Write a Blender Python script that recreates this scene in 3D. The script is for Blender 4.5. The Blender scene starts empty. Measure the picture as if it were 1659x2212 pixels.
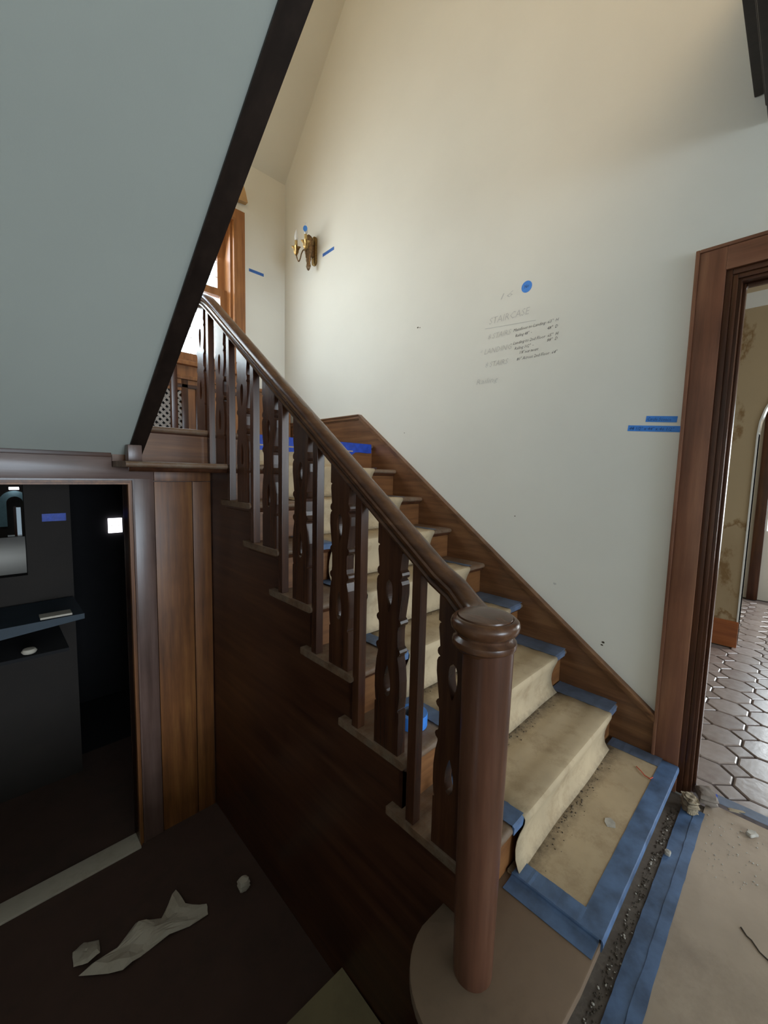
import bpy, bmesh, math, random
from mathutils import Vector, Matrix
random.seed(7)
S = bpy.context.scene
COL = S.collection
PI = math.pi
# ------------------------------------------------------------------ camera
cam = bpy.data.cameras.new('camera'); camo = bpy.data.objects.new('camera', cam); COL.objects.link(camo)
camo.location = (-0.91014, -0.28851, 1.30004)
camo.rotation_euler = (1.47689, -0.02373, -0.77268)
cam.sensor_fit = 'HORIZONTAL'; cam.sensor_width = 36; cam.lens = 881.216 / 1659 * 36
cam.clip_start = 0.02; cam.clip_end = 200
S.camera = camo
# ------------------------------------------------------------------ view and world
S.view_settings.view_transform = 'Standard'; S.view_settings.look = 'None'
S.view_settings.gamma = 1; S.view_settings.use_curve_mapping = False
S.view_settings.exposure = 0.0
W = bpy.data.worlds.new('world'); S.world = W; W.use_nodes = True
bgn = W.node_tree.nodes['Background']; bgn.inputs[0].default_value = (0.80, 0.90, 1.0, 1); bgn.inputs[1].default_value = 2.2

def area(name, loc, target, sx, sy, power, col):
    l = bpy.data.lights.new(name, 'AREA'); l.shape = 'RECTANGLE'; l.size = sx; l.size_y = sy
    l.energy = power; l.color = col
    o = bpy.data.objects.new(name, l); COL.objects.link(o); o.location = loc
    o.rotation_euler = (Vector(target) - Vector(loc)).to_track_quat('-Z', 'Y').to_euler()
    return o
# daylight through the hall windows behind the camera
area('hall_window_daylight', (-0.4, -8.9, 1.15), (-0.3, 0, 1.15), 4.2, 2.1, 490, (0.72, 0.86, 1.0))
# daylight through the landing window
area('landing_window_skylight', (-0.45, 3.64, 2.85), (0.0, 0.6, 0.9), 2.3, 1.25, 64, (0.70, 0.85, 1.0))
area('landing_window_ground_light', (-0.45, 3.60, 2.75), (0.15, 1.2, 4.6), 2.3, 1.2, 25, (1.0, 0.78, 0.48))
# daylight in the tiled passage
area('passage_window_daylight', (3.2, -2.9, 1.7), (2.6, 0.2, 0.2), 1.8, 1.6, 75, (0.86, 0.94, 1.0))
area('garden_door_daylight', (5.55, -1.1, 1.1), (2.2, -0.5, 0.2), 1.6, 1.8, 75, (0.90, 0.97, 1.0))
# added warm fill, unseen, tints the upper wall and eases the beam shadow
area('upper_wall_warm_fill', (-1.2, -0.9, 4.7), (1.3, 0.35, 3.3), 1.8, 1.8, 46, (1.0, 0.76, 0.47))
# far room at the lower level
area('far_room_lamp', (-0.9, 12.6, 1.5), (-0.5, 13.0, -0.78), 1.6, 3.0, 30, (0.88, 0.95, 1.0))

# ------------------------------------------------------------------ materials
def new_mat(name):
    m = bpy.data.materials.new(name); m.use_nodes = True
    nt = m.node_tree; b = nt.nodes['Principled BSDF']
    return m, nt, b
def noise(nt, scale, detail=4, vec=None, rough=0.55):
    n = nt.nodes.new('ShaderNodeTexNoise'); n.inputs['Scale'].default_value = scale
    n.inputs['Detail'].default_value = detail; n.inputs['Roughness'].default_value = rough
    if vec: nt.links.new(vec, n.inputs['Vector'])
    return n
def coord(nt, scale=(1, 1, 1), rnd=0.0):
    t = nt.nodes.new('ShaderNodeTexCoord'); mp = nt.nodes.new('ShaderNodeMapping')
    mp.inputs['Scale'].default_value = scale
    src = t.outputs['Object']
    if rnd:
        oi = nt.nodes.new('ShaderNodeObjectInfo')
        ad = nt.nodes.new('ShaderNodeVectorMath'); ad.operation = 'ADD'
        ml = nt.nodes.new('ShaderNodeMath'); ml.operation = 'MULTIPLY'; ml.inputs[1].default_value = rnd
        nt.links.new(oi.outputs['Random'], ml.inputs[0]); nt.links.new(src, ad.inputs[0]); nt.links.new(ml.outputs[0], ad.inputs[1])
        src = ad.outputs[0]
    nt.links.new(src, mp.inputs['Vector'])
    return mp.outputs[0]
def ramp(nt, fac, stops):
    r = nt.nodes.new('ShaderNodeValToRGB'); cr = r.color_ramp
    while len(cr.elements) < len(stops): cr.elements.new(0.5)
    for e, (p, c) in zip(cr.elements, stops): e.position = p; e.color = (*c, 1)
    nt.links.new(fac, r.inputs[0]); return r.outputs[0]
def bump(nt, b, h, strength=0.2, dist=0.01):
    n = nt.nodes.new('ShaderNodeBump'); n.inputs['Strength'].default_value = strength
    n.inputs['Distance'].default_value = dist
    nt.links.new(h, n.inputs['Height']); nt.links.new(n.outputs[0], b.inputs['Normal'])
def mixc(nt, fac, a, b, mode='MIX'):
    m = nt.nodes.new('ShaderNodeMix'); m.data_type = 'RGBA'; m.blend_type = mode
    if isinstance(fac, (int, float)): m.inputs[0].default_value = fac
    else: nt.links.new(fac, m.inputs[0])
    for s, v in ((6, a), (7, b)):
        if isinstance(v, tuple): m.inputs[s].default_value = (*v, 1)
        else: nt.links.new(v, m.inputs[s])
    return m.outputs[2]
def wood(name, dark, mid, light, axis='z', rough=0.38, worn=None, scale=1.0):
    m, nt, b = new_mat(name)
    s = {'x': (1.6, 26, 26), 'y': (26, 1.6, 26), 'z': (26, 26, 1.6), 'stair': (26, 3, 3)}[axis]
    v = coord(nt, tuple(k * scale for k in s), rnd=3.7)
    n = noise(nt, 1.0, 6, v, 0.65)
    c = ramp(nt, n.outputs[0], [(0.30, dark), (0.50, mid), (0.72, light)])
    v2 = coord(nt, (3, 3, 3), rnd=2.0); n2 = noise(nt, 1.0, 3, v2)
    c = mixc(nt, 0.35, c, ramp(nt, n2.outputs[0], [(0.35, tuple(k * 0.5 for k in mid)), (0.7, tuple(min(1, k * 1.5) for k in mid))]))
    if worn:
        v3 = coord(nt, (14, 14, 14), rnd=1.0); n3 = noise(nt, 1.0, 8, v3, 0.8)
        f = ramp(nt, n3.outputs[0], [(0.42, (0, 0, 0)), (0.72, (1, 1, 1))])
        c = mixc(nt, f, c, worn)
    nt.links.new(c, b.inputs['Base Color'])
    b.inputs['Roughness'].default_value = rough
    b.inputs['Specular IOR Level'].default_value = 0.45
    bump(nt, b, n.outputs[0], 0.12, 0.004)
    return m
def plain(name, col, rough=0.6, var=0.12, scale=8, metal=0.0, bumps=0.0, detail=4):
    m, nt, b = new_mat(name)
    v = coord(nt, (scale,) * 3, rnd=1.0); n = noise(nt, 1.0, detail, v)
    c = ramp(nt, n.outputs[0], [(0.3, tuple(k * (1 - var) for k in col)), (0.7, tuple(min(1, k * (1 + var)) for k in col))])
    nt.links.new(c, b.inputs['Base Color']); b.inputs['Roughness'].default_value = rough; b.inputs['Metallic'].default_value = metal
    if bumps: bump(nt, b, n.outputs[0], bumps, 0.01)
    return m
def emit(name, col, strength):
    m, nt, b = new_mat(name); b.inputs['Base Color'].default_value = (*col, 1)
    b.inputs['Emission Color'].default_value = (*col, 1); b.inputs['Emission Strength'].default_value = strength
    return m
D, M_, L_ = (0.020, 0.007, 0.004), (0.062, 0.023, 0.011), (0.125, 0.050, 0.022)
M = {}
M['wood_z'] = wood('dark_oak_vertical', D, M_, L_, 'z', 0.27)
M['wood_y'] = wood('dark_oak_lengthwise', D, M_, L_, 'y', 0.30)
M['wood_x'] = wood('dark_oak_crosswise', D, M_, L_, 'x')
M['rail'] = wood('handrail_oak', (0.03, 0.011, 0.006), (0.085, 0.035, 0.016), (0.16, 0.075, 0.035), 'y', 0.27)
M['riser'] = wood('riser_oak', (0.07, 0.026, 0.009), (0.17, 0.068, 0.022), (0.27, 0.12, 0.042), 'x', 0.42)
M['tread'] = wood('tread_oak', (0.06, 0.030, 0.016), (0.15, 0.080, 0.042), (0.24, 0.14, 0.08), 'x', 0.55, worn=(0.20, 0.155, 0.11))
M['panel'] = wood('panel_oak', (0.07, 0.024, 0.008), (0.20, 0.074, 0.022), (0.36, 0.155, 0.045), 'z', 0.42)
M['stile'] = wood('stile_oak', (0.06, 0.032, 0.024), (0.13, 0.075, 0.058), (0.19, 0.12, 0.10), 'z', 0.30)
M['stile_x'] = wood('head_oak', (0.06, 0.032, 0.024), (0.13, 0.075, 0.058), (0.19, 0.12, 0.10), 'x', 0.30)
M['casing'] = wood('door_casing_oak', (0.07, 0.028, 0.017), (0.175, 0.074, 0.042), (0.30, 0.145, 0.08), 'z', 0.30, scale=0.6)
M['newel'] = wood('newel_oak', (0.040, 0.016, 0.009), (0.095, 0.038, 0.021), (0.15, 0.066, 0.037), 'z', 0.30)
M['honey'] = wood('window_oak', (0.13, 0.045, 0.014), (0.26, 0.105, 0.032), (0.38, 0.17, 0.06), 'z', 0.35)
M['skirt'] = wood('skirt_oak', (0.055, 0.022, 0.010), (0.145, 0.064, 0.027), (0.25, 0.125, 0.055), 'y', 0.30)
M['beam'] = wood('beam_oak', (0.009, 0.0045, 0.003), (0.018, 0.010, 0.007), (0.035, 0.020, 0.014), 'y', 0.5)
M['beadboard'] = wood('orange_baseboard_oak', (0.20, 0.055, 0.014), (0.33, 0.10, 0.028), (0.42, 0.15, 0.05), 'y', 0.4)

def plaster(name, base, stain=None):
    m, nt, b = new_mat(name)
    v = coord(nt, (0.9, 0.9, 0.9)); n = noise(nt, 1.0, 5, v)
    c = ramp(nt, n.outputs[0], [(0.3, tuple(k * 0.94 for k in base)), (0.7, tuple(min(1, k * 1.04) for k in base))])
    v2 = coord(nt, (260, 260, 260)); n2 = noise(nt, 1.0, 2, v2)
    v3 = coord(nt, (60, 60, 60)); n3 = noise(nt, 1.0, 2, v3)
    if stain:
        v4 = coord(nt, (1.3, 1.3, 0.8)); n4 = noise(nt, 1.0, 7, v4, 0.62)
        f = ramp(nt, n4.outputs[0], [(0.50, (0, 0, 0)), (0.535, (1, 1, 1)), (0.55, (0.15, 0.15, 0.15)), (0.64, (0.3, 0.3, 0.3)), (0.67, (1, 1, 1))])
        c = mixc(nt, f, c, stain)
    nt.links.new(c, b.inputs['Base Color']); b.inputs['Roughness'].default_value = 0.82
    b.inputs['Specular IOR Level'].default_value = 0.25
    mx = nt.nodes.new('ShaderNodeMath'); mx.operation = 'ADD'
    nt.links.new(n2.outputs[0], mx.inputs[0]); nt.links.new(n3.outputs[0], mx.inputs[1])
    bump(nt, b, mx.outputs[0], 0.06, 0.002)
    return m
M['plaster'] = plaster('cream_plaster', (0.69, 0.675, 0.61))
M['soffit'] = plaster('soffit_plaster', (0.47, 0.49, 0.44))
M['stained'] = plaster('stained_plaster', (0.40, 0.31, 0.19), stain=(0.22, 0.135, 0.06))
M['white'] = plaster('white_plaster', (0.70, 0.70, 0.66))
M['teal'] = plain('teal_paint', (0.13, 0.24, 0.27), 0.6)
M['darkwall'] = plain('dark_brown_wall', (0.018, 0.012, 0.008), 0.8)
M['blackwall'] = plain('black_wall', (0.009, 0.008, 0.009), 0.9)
M['ledge'] = plain('slate_ledge', (0.03, 0.045, 0.06), 0.6)

def paper(name, base, dirt, rough=0.8, dscale=7, thr=(0.50, 0.72)):
    m, nt, b = new_mat(name)
    v = coord(nt, (5, 5, 5), rnd=5); n = noise(nt, 1.0, 5, v)
    c = ramp(nt, n.outputs[0], [(0.3, tuple(k * 0.88 for k in base)), (0.7, tuple(min(1, k * 1.08) for k in base))])
    v2 = coord(nt, (dscale,) * 3, rnd=9); n2 = noise(nt, 1.0, 9, v2, 0.75)
    f = ramp(nt, n2.outputs[0], [(thr[0], (0, 0, 0)), (thr[1], (0.8, 0.8, 0.8))])
    c = mixc(nt, f, c, dirt)
    nt.links.new(c, b.inputs['Base Color']); b.inputs['Roughness'].default_value = rough
    v3 = coord(nt, (9, 9, 9), rnd=2); n3 = noise(nt, 1.0, 3, v3); bump(nt, b, n3.outputs[0], 0.25, 0.01)
    return m
M['runner'] = paper('tan_runner_paper', (0.45, 0.345, 0.215), (0.27, 0.185, 0.10))
nt = M['runner'].node_tree; b = nt.nodes['Principled BSDF']; src = b.inputs['Base Color'].links[0].from_socket
at = nt.nodes.new('ShaderNodeAttribute'); at.attribute_name = 'soil'
nn = noise(nt, 1.0, 8, coord(nt, (28, 28, 28), rnd=3), 0.8)
ml = nt.nodes.new('ShaderNodeMath'); ml.operation = 'MULTIPLY'; nt.links.new(at.outputs['Fac'], ml.inputs[0]); nt.links.new(nn.outputs[0], ml.inputs[1])
nt.links.new(mixc(nt, ramp(nt, ml.outputs[0], [(0.20, (0, 0, 0)), (0.52, (0.9, 0.9, 0.9))]), src, (0.085, 0.06, 0.035)), b.inputs['Base Color'])
M['floorpaper'] = paper('brown_floor_paper', (0.37, 0.29, 0.215), (0.22, 0.165, 0.12), dscale=2.2)
M['bullpaper'] = paper('brown_step_paper', (0.155, 0.10, 0.060), (0.10, 0.065, 0.040), dscale=4)
M['darkfloor'] = paper('dark_lower_floor', (0.085, 0.046, 0.034), (0.055, 0.036, 0.027), dscale=3)
M['subfloor'] = paper('dusty_floorboards', (0.11, 0.088, 0.070), (0.17, 0.14, 0.11), dscale=30, thr=(0.48, 0.66))
M['scrap'] = paper('scrap_paper', (0.60, 0.53, 0.43), (0.42, 0.35, 0.26), dscale=5)
M['card'] = paper('tan_card', (0.30, 0.24, 0.13), (0.22, 0.17, 0.10), dscale=3)
M['tape'] = plain('blue_masking_tape', (0.035, 0.13, 0.42), 0.5, 0.18, 30, bumps=0.15)
M['tape_bright'] = plain('bright_blue_tape', (0.045, 0.22, 0.68), 0.5, 0.08, 30)
M['tape_dusty'] = plain('dusty_blue_tape', (0.065, 0.115, 0.215), 0.55, 0.45, 12, bumps=0.2, detail=7)
M['tape_grey'] = plain('greyed_blue_tape', (0.095, 0.125, 0.19), 0.6, 0.30, 12, bumps=0.2, detail=7)
M['tape_deep'] = plain('deep_blue_tape', (0.012, 0.055, 0.40), 0.5, 0.30, 25, bumps=0.4)
M['ink'] = plain('black_marker', (0.07, 0.07, 0.075), 0.7, 0.0)
M['pencil'] = plain('grey_pencil', (0.50, 0.49, 0.455), 0.7, 0.0)
M['tapeink'] = plain('marker_on_tape', (0.012, 0.03, 0.13), 0.7, 0.0)
M['brass'] = plain('aged_brass', (0.27, 0.17, 0.06), 0.36, 0.45, 60, metal=0.85)
M['brass_dark'] = plain('tarnished_brass', (0.16, 0.10, 0.05), 0.42, 0.4, 80, metal=0.7)
M['candle'] = plain('yellowed_candle_sleeve', (0.42, 0.29, 0.10), 0.5)
M['core'] = plain('tape_core', (0.05, 0.06, 0.08), 0.7)
M['crumb'] = plain('plaster_crumbs', (0.42, 0.39, 0.34), 0.9, 0.3, 20)
M['dirt'] = plain('dark_dirt', (0.06, 0.045, 0.03), 0.95, 0.4, 40)
M['stone_a'] = plain('ribbed_brick', (0.30, 0.24, 0.16), 0.9, 0.3, 30, bumps=0.5)
M['stone_b'] = plain('grey_mortar_lump', (0.22, 0.18, 0.15), 0.9, 0.3, 20, bumps=0.5)
M['red'] = plain('red_plastic', (0.62, 0.07, 0.03), 0.4, 0.0)
M['grout'] = plain('grout', (0.13, 0.10, 0.09), 0.9, 0.3, 20)
M['lattice'] = plain('grey_lattice_metal', (0.30, 0.27, 0.25), 0.5)
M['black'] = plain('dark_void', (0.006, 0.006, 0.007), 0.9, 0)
M['rust'] = plain('orange_pelmet', (0.50, 0.31, 0.14), 0.6)
M['sky'] = emit('bright_sky', (0.90, 0.95, 1.0), 6.0)
M['lamp'] = emit('lit_panel', (0.95, 0.92, 1.0), 4.0)
M['cool'] = emit('doorway_glow', (0.45, 0.58, 0.68), 0.40)
m, nt, b = new_mat('clear_glass'); b.inputs['Transmission Weight'].default_value = 0.55; b.inputs['Roughness'].default_value = 0.12; b.inputs['IOR'].default_value = 1.3; M['glass'] = m
b.inputs['Base Color'].default_value = (0.93, 0.95, 0.97, 1)
m, nt, b = new_mat('window_glass'); b.inputs['Transmission Weight'].default_value = 1; b.inputs['Roughness'].default_value = 0.0; b.inputs['IOR'].default_value = 1.02; b.inputs['Base Color'].default_value = (0.95, 1.0, 0.98, 1); M['pane'] = m
# tile: glazed, per tile variation
m, nt, b = new_mat('glazed_tile'); oi = nt.nodes.new('ShaderNodeObjectInfo')
c1 = ramp(nt, oi.outputs['Random'], [(0, (0.22, 0.17, 0.155)), (0.5, (0.28, 0.225, 0.205)), (1, (0.34, 0.28, 0.26))])
v = coord(nt, (22, 22, 22), rnd=5); n = noise(nt, 1.0, 5, v); c = mixc(nt, 0.35, c1, ramp(nt, n.outputs[0], [(0.3, (0.17, 0.12, 0.10)), (0.7, (0.38, 0.34, 0.32))]))
nt.links.new(c, b.inputs['Base Color']); b.inputs['Roughness'].default_value = 0.24; b.inputs['Specular IOR Level'].default_value = 0.9; bump(nt, b, n.outputs[0], 0.25, 0.004); M['tile'] = m

# ------------------------------------------------------------------ mesh helpers
def box(bm, x0, x1, y0, y1, z0, z1):
    vs = [bm.verts.new(p) for p in ((x0, y0, z0), (x1, y0, z0), (x1, y1, z0), (x0, y1, z0), (x0, y0, z1), (x1, y0, z1), (x1, y1, z1), (x0, y1, z1))]
    for f in ((0, 3, 2, 1), (4, 5, 6, 7), (0, 1, 5, 4), (1, 2, 6, 5), (2, 3, 7, 6), (3, 0, 4, 7)): bm.faces.new([vs[i] for i in f])
def prism(bm, pts, axis, a, b):
    """polygon pts in the other two axes, extruded along axis from a to b"""
    def P(p, t):
        if axis == 'x': return (t, p[0], p[1])
        if axis == 'y': return (p[0], t, p[1])
        return (p[0], p[1], t)
    A = [bm.verts.new(P(p, a)) for p in pts]; B = [bm.verts.new(P(p, b)) for p in pts]
    bm.faces.new(A); bm.faces.new(B[::-1])
    n = len(pts)
    for i in range(n): bm.faces.new([A[i], B[i], B[(i + 1) % n], A[(i + 1) % n]])
def holed(bm, loops, axis, a, b):
    def P(p, t): return (t, p[0], p[1]) if axis == 'x' else (p[0], t, p[1]) if axis == 'y' else (p[0], p[1], t)
    rings = []
    for t in (a, b):
        es = []; rs = []
        for lp in loops:
            vs = [bm.verts.new(P(p, t)) for p in lp]; rs.append(vs)
            for i in range(len(vs)): es.append(bm.edges.new((vs[i], vs[(i + 1) % len(vs)])))
        bmesh.ops.triangle_fill(bm, use_beauty=True, use_dissolve=False, edges=es)
        rings.append(rs)
    for ra, rb in zip(*rings):
        n = len(ra)
        for i in range(n): bm.faces.new([ra[i], rb[i], rb[(i + 1) % n], ra[(i + 1) % n]])
def lathe(bm, prof, cx, cy, seg=32, axis='z', wob=None):
    rings = []
    for r, h in prof:
        ring = []
        for k in range(seg):
            a = 2 * PI * k / seg
            rr = r * (wob(a, h) if wob else 1)
            ring.append(bm.verts.new((cx + rr * math.cos(a), cy + rr * math.sin(a), h)))
        rings.append(ring)
    for A, B in zip(rings, rings[1:]):
        for k in range(seg): bm.faces.new([A[k], A[(k + 1) % seg], B[(k + 1) % seg], B[k]])
    bm.faces.new(rings[0][::-1]); bm.faces.new(rings[-1])
def sweep(bm, path, prof, up=(0, 0, 1), caps=True):
    """prof: (side, up) points; path: list of points or (point, scale)"""
    rings = []
    n = len(path)
    P = [Vector(p) for p in path]
    for i in range(n):
        t = (P[min(i + 1, n - 1)] - P[max(i - 1, 0)]).normalized()
        s = t.cross(Vector(up)); s.normalize(); u = s.cross(t)
        pr = prof[i] if isinstance(prof[0], list) else prof
        rings.append([bm.verts.new(P[i] + s * a + u * b) for a, b in pr])
    m = len(rings[0])
    for A, B in zip(rings, rings[1:]):
        for k in range(m): bm.faces.new([A[k], A[(k + 1) % m], B[(k + 1) % m], B[k]])
    if caps: bm.faces.new(rings[0][::-1]); bm.faces.new(rings[-1])
def tube(bm, path, r, seg=8):
    sweep(bm, path, [(r * math.cos(2 * PI * k / seg), r * math.sin(2 * PI * k / seg)) for k in range(seg)])
def empty(name, loc, label=None, cat=None, group=None, kind=None):
    o = bpy.data.objects.new(name, None); COL.objects.link(o); o.location = loc; o.empty_display_size = 0.05
    tag(o, label, cat, group, kind); return o
def tag(o, label=None, cat=None, group=None, kind=None):
    if label: o['label'] = label
    if cat: o['category'] = cat
    if group: o['group'] = group
    if kind: o['kind'] = kind
    return o
def wloc(o):
    v = Vector((0, 0, 0))
    while o: v += Vector(o.location); o = o.parent
    return v
def obj(name, bm, mat, parent=None, smooth=False, bevel=0, origin=None):
    bmesh.ops.recalc_face_normals(bm, faces=bm.faces[:])
    if bevel:
        bmesh.ops.bevel(bm, geom=bm.edges[:], offset=bevel, segments=2, profile=0.6, affect='EDGES')
    co = [v.co for v in bm.verts]
    if origin is None:
        org = Vector(((min(c.x for c in co) + max(c.x for c in co)) / 2, (min(c.y for c in co) + max(c.y for c in co)) / 2, min(c.z for c in co)))
    else: org = Vector(origin)
    bmesh.ops.translate(bm, verts=bm.verts[:], vec=-org)
    me = bpy.data.meshes.new(name); bm.to_mesh(me); bm.free()
    if smooth:
        for p in me.polygons: p.use_smooth = True
        if smooth != 'all':
            me.set_sharp_from_angle(angle=math.radians(38))
    me.materials.append(mat if not isinstance(mat, str) else M[mat])
    o = bpy.data.objects.new(name, me); COL.objects.link(o)
    o.location = org - wloc(parent) if parent else org
    if parent: o.parent = parent
    return o
def B(): return bmesh.new()
def bx(name, mat, dims, parent=None, bevel=0.0, **k):
    bm = B(); box(bm, *dims); o = obj(name, bm, mat, parent, bevel=bevel, smooth=bool(bevel)); return tag(o, **k) if k else o
def struct(name, bm, mat, **k):
    return tag(obj(name, bm, mat, **k), kind='structure')

# ------------------------------------------------------------------ dimensions
r, g = 0.19, 0.26177
FW = 1.285            # face of the skirt board
WX = 1.305            # right wall plane
ZF, ZL = -0.12, -0.78 # hall floor, lower floor
YW = 8 * g + 0.03     # wall under the landing
YB = 3.45             # window wall

# ------------------------------------------------------------------ shell
DY0, DY1, DZ = -1.15, -0.034, 2.119   # doorway in the right wall
bm = B()
box(bm, WX, WX + 0.10, DY1, YB, -0.9, 5.9)
box(bm, WX, WX + 0.10, DY0, DY1, DZ, 5.9)
box(bm, WX, WX + 0.10, -9.0, DY0, -0.9, 5.9)
wall_r = struct('wall_right', bm, 'plaster')
# window wall
WX0, WX1, WZ0, WZ1 = -1.70, 0.775, 2.20, 3.50
bm = B()
box(bm, -1.85, WX0, YB, YB + 0.25, 1.2, 4.6); box(bm, WX1, WX, YB, YB + 0.25, 1.2, 4.6)
box(bm, WX0, WX1, YB, YB + 0.25, 1.2, WZ0); box(bm, WX0, WX1, YB, YB + 0.25, WZ1, 4.6)
struct('wall_back', bm, 'plaster')
# sloped ceiling over the landing and the flat ceiling above
bm = B(); prism(bm, [(YB + 0.3, 3.735), (1.85, 5.735), (1.85, 5.90), (YB + 0.3, 3.95)], 'x', -1.85, WX)
struct('ceiling_slope', bm, 'plaster')
bm = B(); box(bm, -3.6, WX + 0.1, -9.0, 1.90, 5.735, 5.85); struct('ceiling', bm, 'plaster')
bm = B(); box(bm, -3.6, WX, -9.0, -0.62, 3.12, 3.26); struct('ceiling_hall', bm, 'plaster')
bm = B(); box(bm, -1.95, -1.85, 0.30, YB + 0.25, -0.9, 5.75); struct('wall_left', bm, 'plaster')
bm = B(); box(bm, -3.6, -1.85, 0.30, 0.40, -0.9, 5.75); struct('wall_left_return', bm, 'plaster')
bm = B(); box(bm, -3.7, -3.6, -9.0, 0.40, -0.9, 5.75); struct('wall_left_hall', bm, 'plaster')
bm = B(); box(bm, -3.6, -2.55, -9.1, -9.0, -0.9, 5.75)
box(bm, -2.55, WX, -9.1, -9.0, -0.9, 0.10); box(bm, -2.55, WX, -9.1, -9.0, 2.22, 5.75); struct('wall_front', bm, 'plaster')
# hall floor
bm = B(); box(bm, -3.6, WX - 0.02, -9.0, 0.18, ZF - 0.10, ZF - 0.004); struct('floor', bm, 'subfloor')
bm = B(); box(bm, -3.6, -0.22, 0.14, 0.18, ZL, ZF - 0.105); struct('wall_floor_edge', bm, 'wood_x')
bm = B(); box(bm, -1.85, 0.06, 0.14, 3.2, ZL - 0.1, ZL); struct('floor_lower', bm, 'darkfloor')
# soffit of the upper flight
SL = 0.653
zs = lambda y: 1.352 + SL * (YW - y)
bm = B(); prism(bm, [(YW, zs(YW)), (-0.9, zs(-0.9)), (-0.9, zs(-0.9) + 0.12), (YW, zs(YW) + 0.12)], 'x', -1.85, -0.388)
struct('ceiling_soffit', bm, 'soffit')

# ------------------------------------------------------------------ upper flight stringer, hall beam
up = empty('upper_stair_stringer', (-0.36, YW, 1.35), 'near-black oak stringer edging the white sloping soffit overhead', 'stair stringer')
bm = B(); prism(bm, [(YW - 0.005, zs(YW)), (-0.9, zs(-0.9)), (-0.9, zs(-0.9) + 0.42), (YW - 0.005, zs(YW) + 0.42)], 'x', -0.386, -0.325)
obj('stringer_board', bm, 'beam', up)
bm = B(); prism(bm, [(YW - 0.01, zs(YW) - 0.006), (-0.9, zs(-0.9) - 0.006), (-0.9, zs(-0.9) + 0.02), (YW - 0.01, zs(YW) + 0.02)], 'x', -0.394, -0.384)
obj('edge_bead', bm, 'beam', up)
bx('end_block', 'stile', (-0.412, -0.352, 1.985, 2.045, 7 * r + 0.001, zs(2.02) - 0.01), up, 0.004, label='small grey end block')

hb = empty('hall_beam', (0.5, -0.1, 2.7), 'dark boxed oak beam crossing high above the doorway', 'beam')
bx('fascia', 'beam', (-0.32, WX - 0.002, -0.30, -0.03, 2.785, 3.30), hb, 0.006)
bx('lower_moulding', 'beam', (-0.32, WX - 0.002, -0.27, -0.066, 2.735, 2.785), hb, 0.006)
bx('drop_moulding', 'beam', (-0.32, WX - 0.002, -0.25, -0.078, 2.675, 2.735), hb, 0.008)

# ------------------------------------------------------------------ wall under the landing with the low doorway
OX0, OX1, OZ = -1.30, -0.392, 1.215
bm = B()
box(bm, -1.85, OX0, YW, YW + 0.10, ZL, 8 * r - 0.03); box(bm, OX1, 0.03, YW, YW + 0.10, ZL, 8 * r - 0.03)
box(bm, OX0, OX1, YW, YW + 0.10, OZ, 8 * r - 0.03)
wl = struct('wall_under_landing', bm, 'wood_z')
for i, (a, b_) in enumerate(((-0.268, -0.078), (-0.073, 0.027))):
    bx('panel_board', 'panel', (a, b_, YW - 0.010, YW + 0.001, ZL, 1.228), wl, 0.002)
bx('top_rail', 'panel', (-0.268, 0.027, YW - 0.012, YW + 0.001, 1.232, 1.30), wl, 0.002)
dl = empty('door_1', (-0.8, YW, ZL), kind='structure')
bx('door_stile', 'stile', (OX1 + 0.028, -0.272, YW - 0.016, YW + 0.001, ZL, 1.30), dl, 0.003)
bm = B(); prism(bm, [(-1.40, 1.243), (-0.272, 1.243), (-0.272, 1.301), (-0.457, 1.301), (-0.457, 1.366), (-1.40, 1.366)], 'y', YW - 0.020, YW + 0.001)
obj('door_head', bm, 'stile_x', dl, bevel=0.002, smooth=True)
bx('head_cap_moulding', 'wood_x', (-1.40, -0.459, YW - 0.028, YW - 0.019, 1.350, 1.372), dl, 0.003)
for k, (o_, w_, d_, mt_) in enumerate(((0.020, 0.008, 0.022, 'stile'), (0.010, 0.009, 0.014, 'panel'), (0.0, 0.009, 0.026, 'panel'))):
    bm = B(); box(bm, OX1 + o_, OX1 + o_ + w_, YW - d_, YW + 0.08, ZL, OZ + o_ + w_)
    box(bm, OX0, OX1 + o_, YW - d_, YW + 0.08, OZ + o_, OZ + o_ + w_)
    obj('door_bead', bm, mt_, dl)
bx('threshold', 'scrap', (OX0, OX1, YW - 0.045, YW + 0.07, ZL + 0.001, ZL + 0.014), dl, 0.003, label='pale worn threshold strip')
# rooms seen through the low doorway
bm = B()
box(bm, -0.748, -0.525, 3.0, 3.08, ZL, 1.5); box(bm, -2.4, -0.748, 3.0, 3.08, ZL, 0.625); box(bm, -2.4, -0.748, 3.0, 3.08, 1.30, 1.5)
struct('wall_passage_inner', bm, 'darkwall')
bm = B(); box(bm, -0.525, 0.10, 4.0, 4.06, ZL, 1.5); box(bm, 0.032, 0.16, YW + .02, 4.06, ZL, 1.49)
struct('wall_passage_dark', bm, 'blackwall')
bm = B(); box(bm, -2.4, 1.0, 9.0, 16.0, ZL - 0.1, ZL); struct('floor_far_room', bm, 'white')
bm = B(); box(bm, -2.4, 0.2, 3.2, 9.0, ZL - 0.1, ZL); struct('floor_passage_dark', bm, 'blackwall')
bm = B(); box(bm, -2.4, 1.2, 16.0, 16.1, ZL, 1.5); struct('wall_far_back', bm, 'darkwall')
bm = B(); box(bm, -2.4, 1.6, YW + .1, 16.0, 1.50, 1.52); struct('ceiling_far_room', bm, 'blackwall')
bm = B(); box(bm, -2.46, -2.4, YW + 0.1, 15.5, ZL, 1.5); box(bm, 0.9, 1.0, 4.06, 15.5, ZL, 1.5); struct('wall_far_room_side', bm, 'darkwall')
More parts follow.
